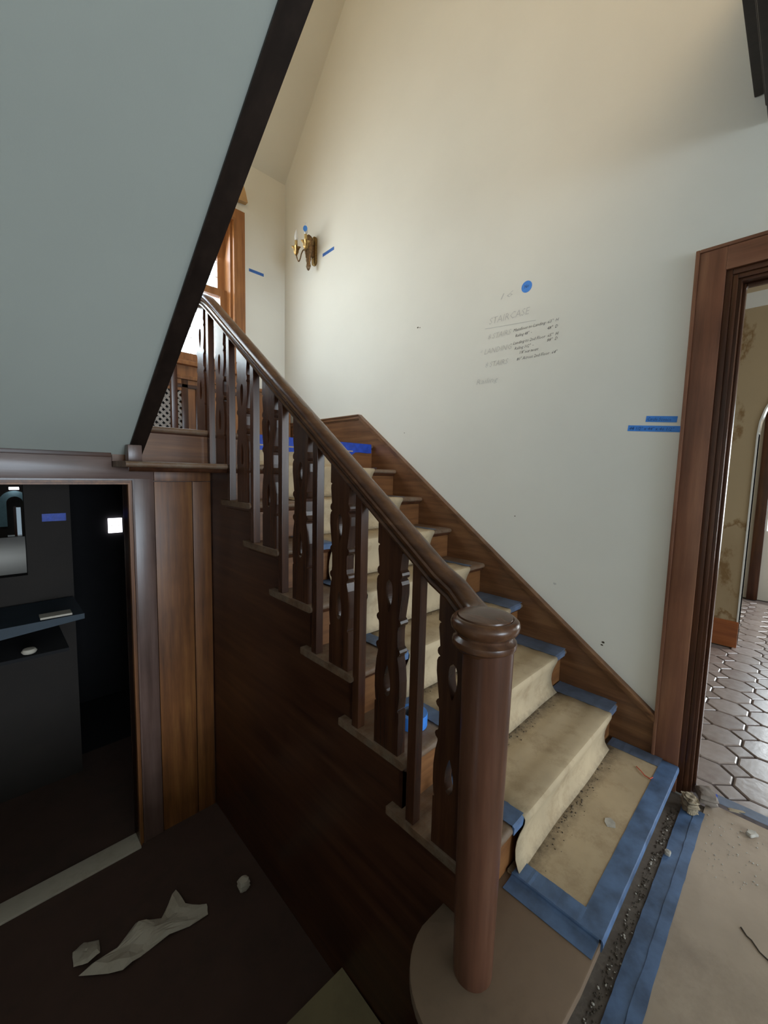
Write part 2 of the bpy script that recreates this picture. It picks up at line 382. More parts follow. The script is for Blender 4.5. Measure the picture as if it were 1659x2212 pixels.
# arched far wall
def arc(cx, cz, R, a0, a1, n): return [(cx + R * math.cos(a0 + (a1 - a0) * i / n), cz + R * math.sin(a0 + (a1 - a0) * i / n)) for i in range(n + 1)]
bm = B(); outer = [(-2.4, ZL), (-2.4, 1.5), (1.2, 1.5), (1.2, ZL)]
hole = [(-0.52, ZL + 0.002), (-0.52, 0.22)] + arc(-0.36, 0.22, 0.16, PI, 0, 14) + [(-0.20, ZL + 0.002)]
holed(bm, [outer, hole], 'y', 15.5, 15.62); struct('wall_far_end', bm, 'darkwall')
ar = empty('arched_surround', (-0.36, 15.4, ZL), 'teal arched surround around the far doorway seen through the low opening', 'arch')
bm = B()
o1 = [(-0.67, -0.45), (-0.67, 0.22)] + arc(-0.33, 0.22, 0.34, PI, 0, 18) + [(0.01, -0.45), (-0.15, -0.45), (-0.15, 0.22)] + arc(-0.33, 0.22, 0.18, 0, PI, 14) + [(-0.51, -0.45)]
prism(bm, o1, 'y', 15.36, 15.5); obj('arch_band', bm, 'teal', ar)
bx('inner_door_glow', 'cool', (-0.30, -0.20, 15.7, 15.72, ZL + 0.03, 0.06), ar)  # door panel glows by itself, standing in for light in the far doorway
bx('inner_jamb', 'wood_z', (-0.36, -0.30, 15.66, 15.70, ZL, 0.10), ar)
tag(bx('far_ceiling_lamp', 'lamp', (-0.44, -0.23, 15.2, 15.36, 0.60, 0.67)), 'small glowing light fitting above the far teal arch', 'lamp')
sw = empty('window_2', (-0.09, 3.99, 0.78), kind='structure')
bx('lit_pane', 'lamp', (-0.146, -0.040, 3.985, 3.995, 0.715, 0.845), sw)
bm = B()
for k in range(1, 4):
    box(bm, -0.146 + 0.0265 * k - 0.0012, -0.146 + 0.0265 * k + 0.0012, 3.980, 3.985, 0.745, 0.83)
for k in range(1, 4): box(bm, -0.13, -0.05, 3.980, 3.985, 0.715 + 0.032 * k - 0.0008, 0.715 + 0.032 * k + 0.0008)
obj('glazing_bars', bm, 'candle', sw)
tag(bx('tape_strip', 'tape_deep', (-0.668, -0.549, 2.994, 3.0, 0.952, 1.0)), 'blue tape strip on the dark wall inside the low doorway', 'tape')
lg = empty('dark_ledge', (-0.75, 2.6, 0.38), 'dark slate-blue ledge with pale clutter inside the low doorway', 'shelf')
bm = B(); prism(bm, [(-1.2, 0.36), (-0.535, 0.425), (-0.535, 0.455), (-1.2, 0.445)], 'y', 2.55, 2.98); obj('shelf_board', bm, 'ledge', lg)
bm = B(); box(bm, -0.73, -0.59, 2.56, 2.64, 0.457, 0.468); tag(obj('paper_bundle', bm, 'scrap'), 'white folded papers lying on the dark ledge', 'papers')
bm = B(); lathe(bm, [(0.001, 0.30), (0.028, 0.303), (0.034, 0.313), (0.026, 0.325), (0.001, 0.328)], -0.785, 2.52, 14); o = obj('pale_lid', bm, 'scrap', smooth=True)
tag(o, 'pale round lid just below the dark ledge', 'lid')
bx('lower_shelf', 'blackwall', (-1.2, -0.62, 2.48, 2.99, 0.280, 0.298), lg)

# ------------------------------------------------------------------ staircase
st = empty('staircase', (0.65, 1.0, ZF), 'dark oak staircase with fretwork balusters climbing along the cream wall', 'staircase')
def noseprof(y0, y1, z, t=0.028):
    n = 6; pts = [(y1, z), (y0 + t / 2, z)]
    for i in range(1, n): a = PI / 2 + PI * i / n; pts.append((y0 + t / 2 + t / 2 * math.cos(a), z - t / 2 + t / 2 * math.sin(a)))
    return pts + [(y0 + t / 2, z - t), (y1, z - t)]
for j in range(1, 8):
    y0, z = j * g, j * r
    bm = B()
    xl = 0.0 if j < 7 else -0.455
    y1 = y0 + g + 0.045
    prism(bm, noseprof(y0, min(y1, YW - .004), z), 'x', max(xl, 0.031) if j < 7 else xl, FW - 0.001)
    if j < 7: prism(bm, noseprof(y0, y1 + 0.03, z), 'x', 0.0, 0.031)
    obj('tread', bm, 'tread', st, smooth=True)
    # scotia under the nosing (and along the open end)
    bm = B()
    prism(bm, [(y0 + 0.012, z - 0.028), (y0 + 0.031, z - 0.028), (y0 + 0.031, z - 0.048), (y0 + 0.024, z - 0.046), (y0 + 0.018, z - 0.040)], 'x', 0.014 if j < 7 else -0.44, FW - 0.001)
    if j < 7: prism(bm, [(0.014, z - 0.028), (0.031, z - 0.028), (0.031, z - 0.048), (0.024, z - 0.046), (0.018, z - 0.040)], 'y', y0 + 0.014, y1 + 0.01)
    obj('scotia_moulding', bm, 'wood_y', st)
# landing
LZ = 8 * r
bm = B(); prism(bm, noseprof(8 * g, 2.6, LZ, 0.030), 'x', -1.85, FW - 0.001); box(bm, -1.85, WX, 2.6, YB, LZ - 0.03, LZ)
obj('landing_floor', bm, 'tread', st, smooth=True)
bm = B(); prism(bm, [(8 * g + 0.008, LZ - 0.03), (8 * g + 0.031, LZ - 0.03), (8 * g + 0.031, LZ - 0.055), (8 * g + 0.022, LZ - 0.050), (8 * g + 0.014, LZ - 0.042)], 'x', -1.85, FW - 0.001)
obj('scotia_moulding', bm, 'wood_x', st)
for j in range(1, 9):
    yr = j * g + 0.03
    bx('riser', 'riser', (0.031 if j < 8 else -0.455, FW - 0.001, yr, yr + (0.018 if j < 8 else -0.0) + (0.0 if j < 8 else -0.018), (j - 1) * r - 0.002 + (0.0), j * r - 0.0285), st)
# open stringer (side board)
pts = [(YW, ZL)]; pts = [(0.30, ZL), (YW - 0.001, ZL), (YW - 0.001, 7 * r - 0.0285), (7 * g + 0.03, 7 * r - 0.0285)]
for j in range(7, 1, -1):
    pts += [(j * g + 0.03, (j - 1) * r - 0.0285), ((j - 1) * g + 0.03, (j - 1) * r - 0.0285)]
pts += [(g + 0.03, 0.0 - 0.0285), (0.30, -0.0285)]
pts = [p for i, p in enumerate(pts) if i == 0 or p != pts[i - 1]]
pts = pts[:-1]
pts[-1] = (0.2919, -0.0285); pts[0] = (0.2919, ZL)
bm = B(); prism(bm, pts, 'x', 0.031, 0.055); obj('open_stringer', bm, 'wood_y', st)
# curtail (bullnose) bottom step
cb = [(FW - 0.002, 0.0), (0.12, 0.0)]
cb += [(-0.048 + 0.186 * math.cos(a), 0.188 + 0.188 * math.sin(a)) for a in [(-0.42 * PI) - i * (PI * 1.05) / 22 for i in range(23)]]
cb += [(0.031, 0.372), (0.031, g + 0.045), (FW - 0.002, g + 0.045)]
bm = B(); prism(bm, cb, 'z', -0.03, 0.0); obj('curtail_tread', bm, 'bullpaper', st, bevel=0.004, smooth=True).__setitem__('label', 'rounded bottom step covered in brown paper')
cb2 = [(FW - 0.002, 0.03), (0.12, 0.03)] + [(-0.048 + 0.158 * math.cos(a), 0.188 + 0.160 * math.sin(a)) for a in [(-0.42 * PI) - i * (PI * 1.05) / 22 for i in range(23)]] + [(0.031, g + 0.03), (FW - 0.002, g + 0.03)]
bm = B(); prism(bm, cb2, 'z', ZL, -0.03); obj('curtail_riser', bm, 'wood_x', st, smooth=True)
# wall skirt board
sk = lambda y: 0.1187 + y * r / g
YK = 2.262
bm = B(); prism(bm, [(0.106, ZF), (YB, ZF), (YB, sk(YK) + 0.0), (YK, sk(YK)), (0.106, sk(0.106))], 'x', FW, WX + 0.001); obj('skirt_board', bm, 'skirt', st)
bm = B()
for (d0, d1, px) in ((0.0, 0.010, 0.020), (-0.022, 0.0, 0.012), (-0.030, -0.024, 0.006)):
    prism(bm, [(0.106, sk(0.106) + d0), (0.106, sk(0.106) + d1), (YK, sk(YK) + d1), (YB, sk(YK) + d1), (YB, sk(YK) + d0), (YK, sk(YK) + d0)], 'x', FW - px, WX + 0.001)
obj('skirt_cap', bm, 'skirt', st)

# balusters
prof = [(0, .056), (.148, .056), (.152, .050), (.160, .0535), (.20, .0575), (.25, .0575), (.30, .052), (.330, .045), (.336, .046), (.342, .053), (.350, .056), (.358, .053), (.364, .045), (.38, .043), (.42, .043), (.432, .045), (.438, .053), (.446, .056), (.454, .053), (.460, .046), (.50, .052), (.54, .0575), (.572, .0575), (.583, .053), (.588, .047), (.594, .055), (.602, .057), (.610, .055), (.618, .048), (.645, .051), (.672, .0545), (.684, .053), (.689, .047), (.693, .056)]
top = lambda v: 0.672 + 0.095 * r / g + v * r / g + 0.018
outl = [(h, z) for z, h in prof if z < top(h)] + [(0.056, top(0.056)), (-0.056, top(-0.056))] + [(-h, z) for z, h in reversed(prof)]
def tear(z0, z1, w, flip):
    pts = []; n = 16
    for i in range(n):
        t = 2 * PI * i / n
        u = (1 - math.cos(t)) / 2            # 0 at point .. 1 at round end
        x = w * math.sin(t) * (math.sin(t / 2) ** 1.6)
        z = z0 + (z1 - z0) * u if not flip else z1 - (z1 - z0) * u
        pts.append((x, z))
    return pts
def fret_board():
    def interp(z):
        for (z0, h0), (z1, h1) in zip(prof, prof[1:]):
            if z0 <= z <= z1: return h0 + (h1 - h0) * (z - z0) / (z1 - z0)
        return 0.056
    def hole(z):
        for z0, z1, fl in ((0.470, 0.580, False), (0.183, 0.293, True)):
            if z0 < z < z1:
                u = (z - z0) / (z1 - z0)
                if fl: u = 1 - u
                return 0.0165 * (u ** 0.9) * (1 - u) ** 0.5 * 2.35
        return 0.0
    zl = sorted(set([p[0] for p in prof] + [0.470 + 0.11 * i / 14 for i in range(15)] + [0.183 + 0.11 * i / 14 for i in range(15)]))
    zl = [z for i, z in enumerate(zl) if i == 0 or z - zl[i - 1] > 0.0012]
    bm = B(); sheets = []
    for x in (-0.0175, 0.0175):
        rows = []
        for z in zl:
            h, w_ = interp(z), hole(z)
            a = bm.verts.new((x, -h, z)); d = bm.verts.new((x, h, z))
            if w_ > 1e-4: b1 = bm.verts.new((x, -w_, z)); c1 = bm.verts.new((x, w_, z))
            else: b1 = c1 = bm.verts.new((x, 0, z))
            rows.append((a, b1, c1, d))
        m_ = bm.verts.new((x, 0, top(0)))
        rows.append((bm.verts.new((x, -0.056, top(-0.056))), m_, m_, bm.verts.new((x, 0.056, top(0.056)))))
        for A, C_ in zip(rows, rows[1:]):
            bm.faces.new([A[0], A[1], C_[1], C_[0]]); bm.faces.new([A[2], A[3], C_[3], C_[2]])
        sheets.append(rows)
    for ra, rb in zip(zip(sheets[0], sheets[0][1:]), zip(sheets[1], sheets[1][1:])):
        (A, C_), (A2, C2) = ra, rb
        for k in (0, 3): bm.faces.new([A[k], C_[k], C2[k], A2[k]])
        if A[1] is not A[2] or C_[1] is not C_[2]:
            for k in (1, 2): bm.faces.new([A[k], C_[k], C2[k], A2[k]])
    for k in (0, -1):
        A, A2 = sheets[0][k], sheets[1][k]
        bm.faces.new([A[0], A[1], A2[1], A2[0]]); bm.faces.new([A[2], A[3], A2[3], A2[2]])
    return bm
def fret(y, z, first=None, rot=False):
    if first is None:
        bm = fret_board()
        bmesh.ops.translate(bm, verts=bm.verts[:], vec=(0.027, y, z))
        return obj('fretwork_baluster', bm, 'wood_z', st, origin=(0.027, y, z))
    o = first.copy(); COL.objects.link(o); o.parent = st; o.location = Vector((0.027, y, z)) - Vector(st.location); return o
def square(x, y, z, first=None):
    if first is None:
        zt = 0.672 + 0.252 * r / g + 0.018
        bm = B(); hw = 0.0165
        pts = [(-hw, 0), (hw, 0), (hw, zt + hw * r / g), (-hw, zt - hw * r / g)]
        prism(bm, pts, 'x', -hw, hw); bmesh.ops.translate(bm, verts=bm.verts[:], vec=(x, y, z))
        return obj('square_baluster', bm, 'wood_z', st, bevel=0.0012, origin=(x, y, z))
    o = first.copy(); COL.objects.link(o); o.parent = st; o.location = Vector((x, y, z)) - Vector(st.location); return o
f0 = s0 = None
for j in range(1, 9):
    o = fret(j * g + 0.095, j * r, f0)
    if f0 is None: f0 = o
    if j < 8:
        o = square(0.025, j * g + (0.252 if j > 1 else 0.240), j * r, s0)
        if s0 is None: s0 = o
# landing balustrade across the well: one more square baluster and level rail
bx('landing_baluster', 'wood_z', (-0.145, -0.113, 2.20, 2.232, LZ, LZ + 0.80), st, 0.001)
# handrail
rz = lambda y: 0.697 + y * r / g       # centre line height
half = [(-0.030, -0.034), (-0.033, -0.026), (-0.027, -0.021), (-0.031, -0.014), (-0.035, -0.008), (-0.0355, 0.000), (-0.030, 0.005), (-0.031, 0.011), (-0.029, 0.019), (-0.022, 0.026), (-0.011, 0.0295)]
rp = half + [(0.0, 0.0305)] + [(-a, b_) for a, b_ in reversed(half)]
path = [(-0.045, 0.242, 0.935), (-0.012, 0.262, 0.935), (0.010, 0.290, 0.937), (0.024, 0.325, 0.950), (0.032, 0.37, 0.980), (0.0355, 0.43, rz(0.43))]
for i in range(1, 9): y = 0.43 + (2.06 - 0.43) * i / 8; path.append((0.0355, y, rz(y)))
path += [(0.0355, 2.12, rz(2.12) - 0.003), (0.0355, 2.18, rz(2.18) - 0.014), (0.0355, 2.24, rz(2.18) + 0.002), (0.0355, 2.30, rz(2.18) + 0.004)]
bm = B(); sweep(bm, path, rp); obj('handrail', bm, 'rail', st, smooth=True)
bm = B(); z_ = rz(2.18); sweep(bm, [(0.05, 2.26, z_), (-0.15, 2.26, z_), (-0.33, 2.26, z_)], rp); obj('landing_handrail', bm, 'rail', st, smooth=True)
# newel
nx, ny = -0.05, 0.215
def seam(a, h):
    w = 1.0
    for s_ in (-1.93, -0.35, 1.22, 2.79):
        d = abs((a - s_ + PI) % (2 * PI) - PI)
        if d < 0.10: w = 0.985
    return w
bm = B(); lathe(bm, [(0.050, 0.0), (0.051, 0.02), (0.054, 0.25), (0.0565, 0.5), (0.0595, 0.75), (0.061, 0.895)], nx, ny, 64, wob=seam); nw = obj('newel_post', bm, M['newel'], st, smooth=True)
cx_, cy_ = nx, ny + 0.012
bm = B(); lathe(bm, [(0.058, 0.872), (0.064, 0.874), (0.066, 0.880), (0.070, 0.884), (0.0765, 0.889), (0.078, 0.896), (0.0765, 0.903), (0.070, 0.908), (0.0665, 0.912), (0.0665, 0.917), (0.074, 0.922), (0.081, 0.931), (0.083, 0.942), (0.081, 0.951), (0.075, 0.957), (0.068, 0.959), (0.0665, 0.956), (0.0655, 0.9625), (0.050, 0.9665), (0.025, 0.968), (0.001, 0.9682)], cx_, cy_, 48)
obj('newel_cap', bm, M['rail'], nw, smooth=True)

# ------------------------------------------------------------------ paper runner on the stairs
rn = empty('stair_runner', (0.72, 1.0, 0.0), 'tan protective paper runner draped down the stair treads', 'floor covering')
def soil(o, info):
    a = o.data.attributes.new('soil', 'FLOAT', 'POINT')
    for k, (yy, zz, yb, z) in enumerate(info):
        f = max(0.0, 1.0 - max(0, yb - yy - 0.01) / 0.11) if zz > z - 0.01 else max(0.0, ((z - zz) - 0.12) / 0.07) * 0.7
        a.data[k].value = min(1.0, f)
def runner(j):
    z, y0 = j * r, j * g
    xr = 1.185 - 0.018 * j; xl = 0.300
    pts = [(y0 + g + 0.028, z + 0.003)]
    for i in range(1, 14): pts.append((y0 + g + 0.028 - (g + 0.020) * i / 14, z + 0.003 + 0.0015 * math.sin(i * 1.1 + j)))
    pts += [(y0 + 0.006, z + 0.003), (y0 - 0.003, z), (y0 - 0.007, z - 0.007), (y0 - 0.008, z - 0.018), (y0 - 0.004, z - 0.032), (y0 + 0.004, z - 0.055), (y0 + 0.011, z - 0.085), (y0 + 0.013, z - 0.115), (y0 + 0.009, z - 0.145), (y0 - 0.002, z - 0.168), (y0 - 0.014, z - r + 0.006)]
    nx_ = 12; bm = B(); rows = []
    for k, (y, zz) in enumerate(pts):
        row = []
        t = max(0.0, (k - 16) / 8)
        for i in range(nx_ + 1):
            u = i / nx_
            a = xl - 0.03 * t * (1 if j < 3 else 0.5); b_ = xr - 0.018 * math.sin(PI * t) - 0.03 * t * 0
            x = a + (b_ - a) * u
            w = 0.0025 * math.sin(u * 9 + j * 1.7) * (t if t else 0.15)
            row.append(bm.verts.new((x, y - w, zz + (0 if t else abs(w) * 0.6))))
        rows.append(row)
    for A, C_ in zip(rows, rows[1:]):
        for i in range(nx_): bm.faces.new([A[i], A[i + 1], C_[i + 1], C_[i]])
    vy = [(v.co.y, v.co.z) for v in bm.verts]
    o = obj('runner_sheet', bm, 'runner', rn, smooth=True); soil(o, [(yy, zz, y0 + g, z) for yy, zz in vy])
    md = o.modifiers.new('thickness', 'SOLIDIFY'); md.thickness = 0.0022; md.offset = 1
for j in range(1, 8): runner(j)
# last drop from the landing and the pad on the bottom step
bm = B(); pf = [(8 * g - 0.008, LZ - 0.055), (8 * g - 0.002, LZ - 0.08), (8 * g + 0.008, LZ - 0.12), (8 * g + 0.006, LZ - 0.16), (8 * g - 0.008, LZ - r + 0.006)]
prism(bm, pf + [(a + 0.003, b_) for a, b_ in reversed(pf)], 'x', 0.30, 1.075); obj('runner_sheet', bm, 'runner', rn)
bm = B(); N_ = 14; ys = [0.012 + (g + 0.012) * i / N_ for i in range(N_ + 1)]
prism(bm, [(y, 0.012) for y in ys] + [(y, 0.001) for y in (ys[-1], ys[0])], 'x', 0.262, 1.205)
bmesh.ops.triangulate(bm, faces=[f for f in bm.faces if len(f.verts) > 4])
vy = [(v.co.y, v.co.z) for v in bm.verts]; o = obj('bottom_pad', bm, 'runner', rn); soil(o, [(a, b_, g + 0.01, 0.012) for a, b_ in vy])

# ------------------------------------------------------------------ tape strips
def ragged(bm, x0, x1, y0, y1, z, t=0.0012, n=24, amp=0.002, along='x'):
    """thin strip with slightly torn long edges"""
    A = []; C_ = []
    for i in range(n + 1):
        u = i / n; e0 = random.uniform(-amp, amp); e1 = random.uniform(-amp, amp); w = random.uniform(0, 0.0008)
        if along == 'x': A.append((x0 + (x1 - x0) * u, y0 + e0, z + w)); C_.append((x0 + (x1 - x0) * u, y1 + e1, z + w))
        else: A.append((x0 + e0, y0 + (y1 - y0) * u, z + w)); C_.append((x1 + e1, y0 + (y1 - y0) * u, z + w))
    lo = [[bm.verts.new(p) for p in L] for L in (A, C_)]; hi = [[bm.verts.new((p[0], p[1], p[2] + t)) for p in L] for L in (A, C_)]
    for i in range(n):
        bm.faces.new([hi[0][i], hi[0][i + 1], hi[1][i + 1], hi[1][i]]); bm.faces.new([lo[0][i], lo[1][i], lo[1][i + 1], lo[0][i + 1]])
        bm.faces.new([lo[0][i], lo[0][i + 1], hi[0][i + 1], hi[0][i]]); bm.faces.new([lo[1][i], hi[1][i], hi[1][i + 1], lo[1][i + 1]])
    bm.faces.new([lo[0][0], hi[0][0], hi[1][0], lo[1][0]]); bm.faces.new([lo[0][n], lo[1][n], hi[1][n], hi[0][n]])
ords = ['bottom', 'second', 'third', 'fourth', 'fifth', 'sixth', 'seventh', 'eighth']
for j in range(1, 8):
    z, y0 = j * r, j * g; xr = 1.185 - 0.018 * j
    bm = B(); ragged(bm, xr - 0.006, FW - 0.004 if j < 4 else xr + 0.03, y0 + 0.004, y0 + g + 0.024, z + 0.0062, along='y', amp=0.0015)
    if j < 4: prism(bm, [(y0 + 0.004, z + 0.002), (y0 + 0.004, z + 0.0065), (y0 - 0.004, z + 0.001), (y0 - 0.003, z - 0.022), (y0 + 0.001, z - 0.022)], 'x', xr + 0.002, FW - 0.03)
    tag(obj('tape_strip', bm, 'tape_grey'), 'dusty blue tape along the wall edge of the %s stair tread from the floor' % ords[j], 'tape')
    if j < 6:
        bm = B(); ragged(bm, 0.235, 0.308, y0 + 0.002, y0 + g + 0.02, z + 0.0062, along='y', amp=0.002)
        prism(bm, [(y0 + 0.004, z + 0.002), (y0 + 0.004, z + 0.0065), (y0 - 0.004, z + 0.001), (y0 - 0.003, z - 0.024), (y0 + 0.001, z - 0.024)], 'x', 0.236, 0.299)
        tag(obj('tape_strip', bm, 'tape_dusty'), 'dusty blue tape on the baluster side of the %s stair tread from the floor' % ords[j], 'tape')
# bottom step: front, left side, right side
bm = B(); ragged(bm, 0.262, 1.268, -0.002, 0.062, 0.0128, along='x', amp=0.0006)
prism(bm, [(0.0, 0.0135), (-0.004, 0.010), (-0.0065, 0.0), (-0.006, -0.012), (-0.003, -0.024), (0.0, -0.024), (0.0, 0.0125)], 'x', 0.264, 1.268)
tag(obj('front_tape_strip', bm, 'tape_dusty'), 'wide blue tape strip along the front edge of the bottom step', 'tape')
bm = B(); ragged(bm, 0.262, 0.324, 0.058, 0.268, 0.0132, along='y', amp=0.0006)
prism(bm, [(0.262, 0.0145), (0.259, 0.012), (0.258, 0.004), (0.250, 0.0015), (0.203, 0.0012), (0.203, 0.0022), (0.251, 0.003), (0.26, 0.0075)], 'y', 0.004, 0.27)
tag(obj('side_tape_strip', bm, 'tape_dusty'), 'creased blue tape down the newel side of the bottom step pad', 'tape')
bm = B(); ragged(bm, 1.200, 1.278, 0.060, 0.272, 0.0132, along='y', amp=0.001)
tag(obj('side_tape_strip', bm, 'tape_grey'), 'dusty blue tape between the bottom step pad and the wall skirting', 'tape')
# landing nosing tape
bm = B()
zb = [LZ - 0.028 - 0.030 * (0.4 + 0.6 * abs(math.sin(k * 1.7))) if k > 3 else LZ - 0.085 for k in range(20)]
zb = []
for k in range(25):
    x = 0.29 + (1.262 - 0.29) * k / 24
    zb.append((x, LZ - (0.092 if x < 1.09 else 0.066) + random.uniform(-0.004, 0.004)))
prism(bm, [(0.29, LZ + 0.002), (1.262, LZ + 0.002)] + zb[::-1], 'y', 8 * g - 0.006, 8 * g - 0.0035)
prism(bm, [(8 * g - 0.006, LZ + 0.001), (8 * g + 0.03, LZ + 0.001), (8 * g + 0.03, LZ + 0.003), (8 * g - 0.006, LZ + 0.003)], 'x', 0.29, 1.262)
tag(obj('landing_tape_strip', bm, 'tape_deep'), 'deep blue wrinkled tape across the landing edge at the stair top', 'tape')
# floor paper and floor tape
bm = B(); box(bm, -0.2, WX + 0.02, -4.0, -0.106, ZF - 0.004, ZF - 0.001)
o = obj('floor_paper', bm, 'floorpaper'); tag(o, 'brown protective paper covering the hall floor before the stairs', 'floor covering')
bm = B(); ragged(bm, -0.15, 1.235, -0.090, -0.035, ZF + 0.0002, along='x', amp=0.0012, n=40); ragged(bm, -0.15, 1.225, -0.112, -0.080, ZF + 0.0022, along='x', amp=0.0016, n=40)
tag(obj('floor_tape_strip', bm, 'tape_dusty'), 'long blue tape strip stuck along the edge of the hall floor paper', 'tape')
bm = B(); ragged(bm, 1.342, 1.402, -1.10, -0.052, ZF + 0.004, along='y', amp=0.001, n=30)
tag(obj('threshold_tape_strip', bm, 'tape_grey'), 'grey-blue tape strip across the tiled doorway threshold', 'tape')
bm = B(); tube(bm, [(1.36, -0.06, ZF + 0.014), (1.372, -0.085, ZF + 0.020), (1.366, -0.11, ZF + 0.014), (1.378, -0.135, ZF + 0.012)], 0.007, 7)
tag(obj('tape_scrap', bm, 'tape_deep'), 'crumpled scrap of bright blue tape on the doorway threshold', 'tape')
# crack of torn paper
bm = B(); tube(bm, [(0.755, -0.268, ZF), (0.735, -0.283, ZF), (0.73, -0.295, ZF), (0.705, -0.315, ZF), (0.695, -0.335, ZF), (0.67, -0.36, ZF)], 0.0022, 5)
tag(obj('paper_crack', bm, 'dirt'), 'thin dark curved crack in the brown floor paper', 'debris')
# ------------------------------------------------------------------ tape on walls, stickers, writing
def walltape(y0, z0, y1, z1, h, mat, label, x=WX - 0.0012):
    bm = B(); d = Vector((0, y1 - y0, z1 - z0)); n = Vector((0, -d.z, d.y)).normalized() * h
    P = [(y0, z0), (y1, z1), (y1 + n.y, z1 + n.z), (y0 + n.y, z0 + n.z)]
    prism(bm, P, 'x', x, WX + 0.0005); o = obj('tape_strip', bm, mat); return tag(o, label, 'tape')
t1 = walltape(0.248, 1.5685, 0.127, 1.5575, -0.027, 'tape_bright', 'upper and shorter blue labelled tape strip beside the door casing')
t2 = walltape(0.320, 1.5305, 0.112, 1.5135, -0.027, 'tape_bright', 'longer blue labelled tape strip directly below the short one by the casing')
t3 = walltape(2.818, 3.203, 2.655, 3.207, 0.026, 'tape', 'small slanted blue tape strip just right of the brass sconce')
bm = B(); prism(bm, [(0.930, 3.158), (1.078, 3.158), (1.078, 3.132), (0.930, 3.132)], 'y', YB - 0.002, YB + 0.001)
t4 = tag(obj('tape_strip', bm, 'tape'), 'small blue tape strip on the end wall beside the landing window', 'tape')
bm = B(); prism(bm, [(0.879 + 0.031 * math.cos(a), 2.356 + 0.031 * math.sin(a)) for a in [2 * PI * i / 28 for i in range(28)]], 'x', WX - 0.0015, WX + 0.0005)
sd = tag(obj('round_sticker', bm, 'tape_bright'), 'round blue sticker alone on the cream wall above the handwriting', 'sticker')
def text(s, parent, mat, y, z, size, x, tilt=0.0, shear=0.25, face='x', width=None):
    cu = bpy.data.curves.new('txt', 'FONT'); cu.body = s; cu.size = size; cu.shear = shear; cu.resolution_u = 1; cu.offset = -0.0002 * size / 0.03
    o = bpy.data.objects.new('txt', cu); COL.objects.link(o)
    dg = bpy.context.evaluated_depsgraph_get(); me = bpy.data.meshes.new_from_object(o.evaluated_get(dg)); bpy.data.objects.remove(o)
    bm = B(); bm.from_mesh(me)
    if width:
        w = max(v.co.x for v in bm.verts) or 1
        for v in bm.verts: v.co.x *= width / w
    for v in bm.verts:
        a, b_ = v.co.x, v.co.y
        ca, sa = math.cos(tilt), math.sin(tilt)
        a, b_ = a * ca - b_ * sa, a * sa + b_ * ca
        v.co = (x, y - a, z + b_) if face == 'x' else (y + a, x, z + b_)
    me2 = bpy.data.meshes.new('handwriting'); 
    org = Vector((x, y, z)); bmesh.ops.translate(bm, verts=bm.verts[:], vec=-org); bm.to_mesh(me2); bm.free()
    me2.materials.append(M[mat]); q = bpy.data.objects.new('handwriting', me2); COL.objects.link(q)
    q.location = org - wloc(parent); q.parent = parent
    return q
xw = WX - 0.0009
text('STAIRCASE', wall_r, 'pencil', 1.112, 2.205, 0.055, xw, 0.0, 0.2, width=0.26)
bm = B(); prism(bm, [(1.135, 2.188), (0.815, 2.162), (0.815, 2.160), (1.135, 2.1855)], 'x', xw - .0005, WX); obj('underline', bm, 'pencil', wall_r)
for s_, y_, z_, w_ in (('8 STAIRS', 1.115, 2.118, 0.155), ('* LANDING', 1.165, 2.035, 0.215), ('8 STAIRS', 1.125, 1.955, 0.155), ('Railing', 1.185, 1.862, 0.155), ('16', 1.06, 2.33, 0.10)):
    text(s_, wall_r, 'pencil', y_, z_, 0.045, xw, 0.0, 0.25, width=w_)
for s_, y_, z_, w_ in (('Mainfloor to Landing  63"  H', 0.948, 2.127, 0.262), ('Railing 48"  -', 0.934, 2.095, 0.10), ('48"  D', 0.748, 2.094, 0.06), ('Landing to 2nd Floor  65"  H', 0.945, 2.055, 0.262), ('Railing 102"  -', 0.935, 2.024, 0.115), ('88"  D', 0.746, 2.031, 0.06), ('118" near mount', 0.905, 1.996, 0.115), ('80" Across 2nd Floor  64"', 0.918, 1.962, 0.235)):
    text(s_, wall_r, 'ink', y_, z_, 0.024, xw, 0.0, 0.3, width=w_)
text('Circle Sconce', t1, 'tapeink', 0.243, 1.574, 0.020, WX - 0.0022, -0.09, 0.2, width=0.095).name = 'lettering'
text('44 1/2" x 44" x 46 1/2"', t2, 'tapeink', 0.314, 1.536, 0.020, WX - 0.0022, -0.08, 0.2, width=0.18).name = 'lettering'
text('Window 52" x 64"', t4, 'tapeink', 0.938, 3.140, 0.014, YB - 0.0026, 0.0, 0.2, face='y', width=0.12).name = 'lettering'
text('Sconce', t3, 'tapeink', 2.80, 3.183, 0.016, WX - 0.0022, 0.0, 0.2, width=0.10).name = 'lettering'
text('No', sd, 'tapeink', 0.893, 2.348, 0.026, WX - 0.0024, 0.1, 0.2, width=0.028).name = 'lettering'
# wall nicks
for k, (y, z, s_) in enumerate(((1.68, 2.32, 0.009), (1.66, 2.315, 0.006), (0.875, 1.07, 0.005), (1.78, 1.60, 0.005), (0.355, 0.47, 0.010), (0.36, 0.455, 0.008), (0.62, 0.72, 0.012))):
    bm = B(); prism(bm, [(y + s_ * math.cos(a) * random.uniform(.5, 1), z + s_ * 0.7 * math.sin(a) * random.uniform(.5, 1)) for a in [2 * PI * i / 8 for i in range(8)]], 'x', WX - 0.0008, WX)
    obj('wall_nick', bm, 'pencil' if k > 5 else 'dirt', wall_r)

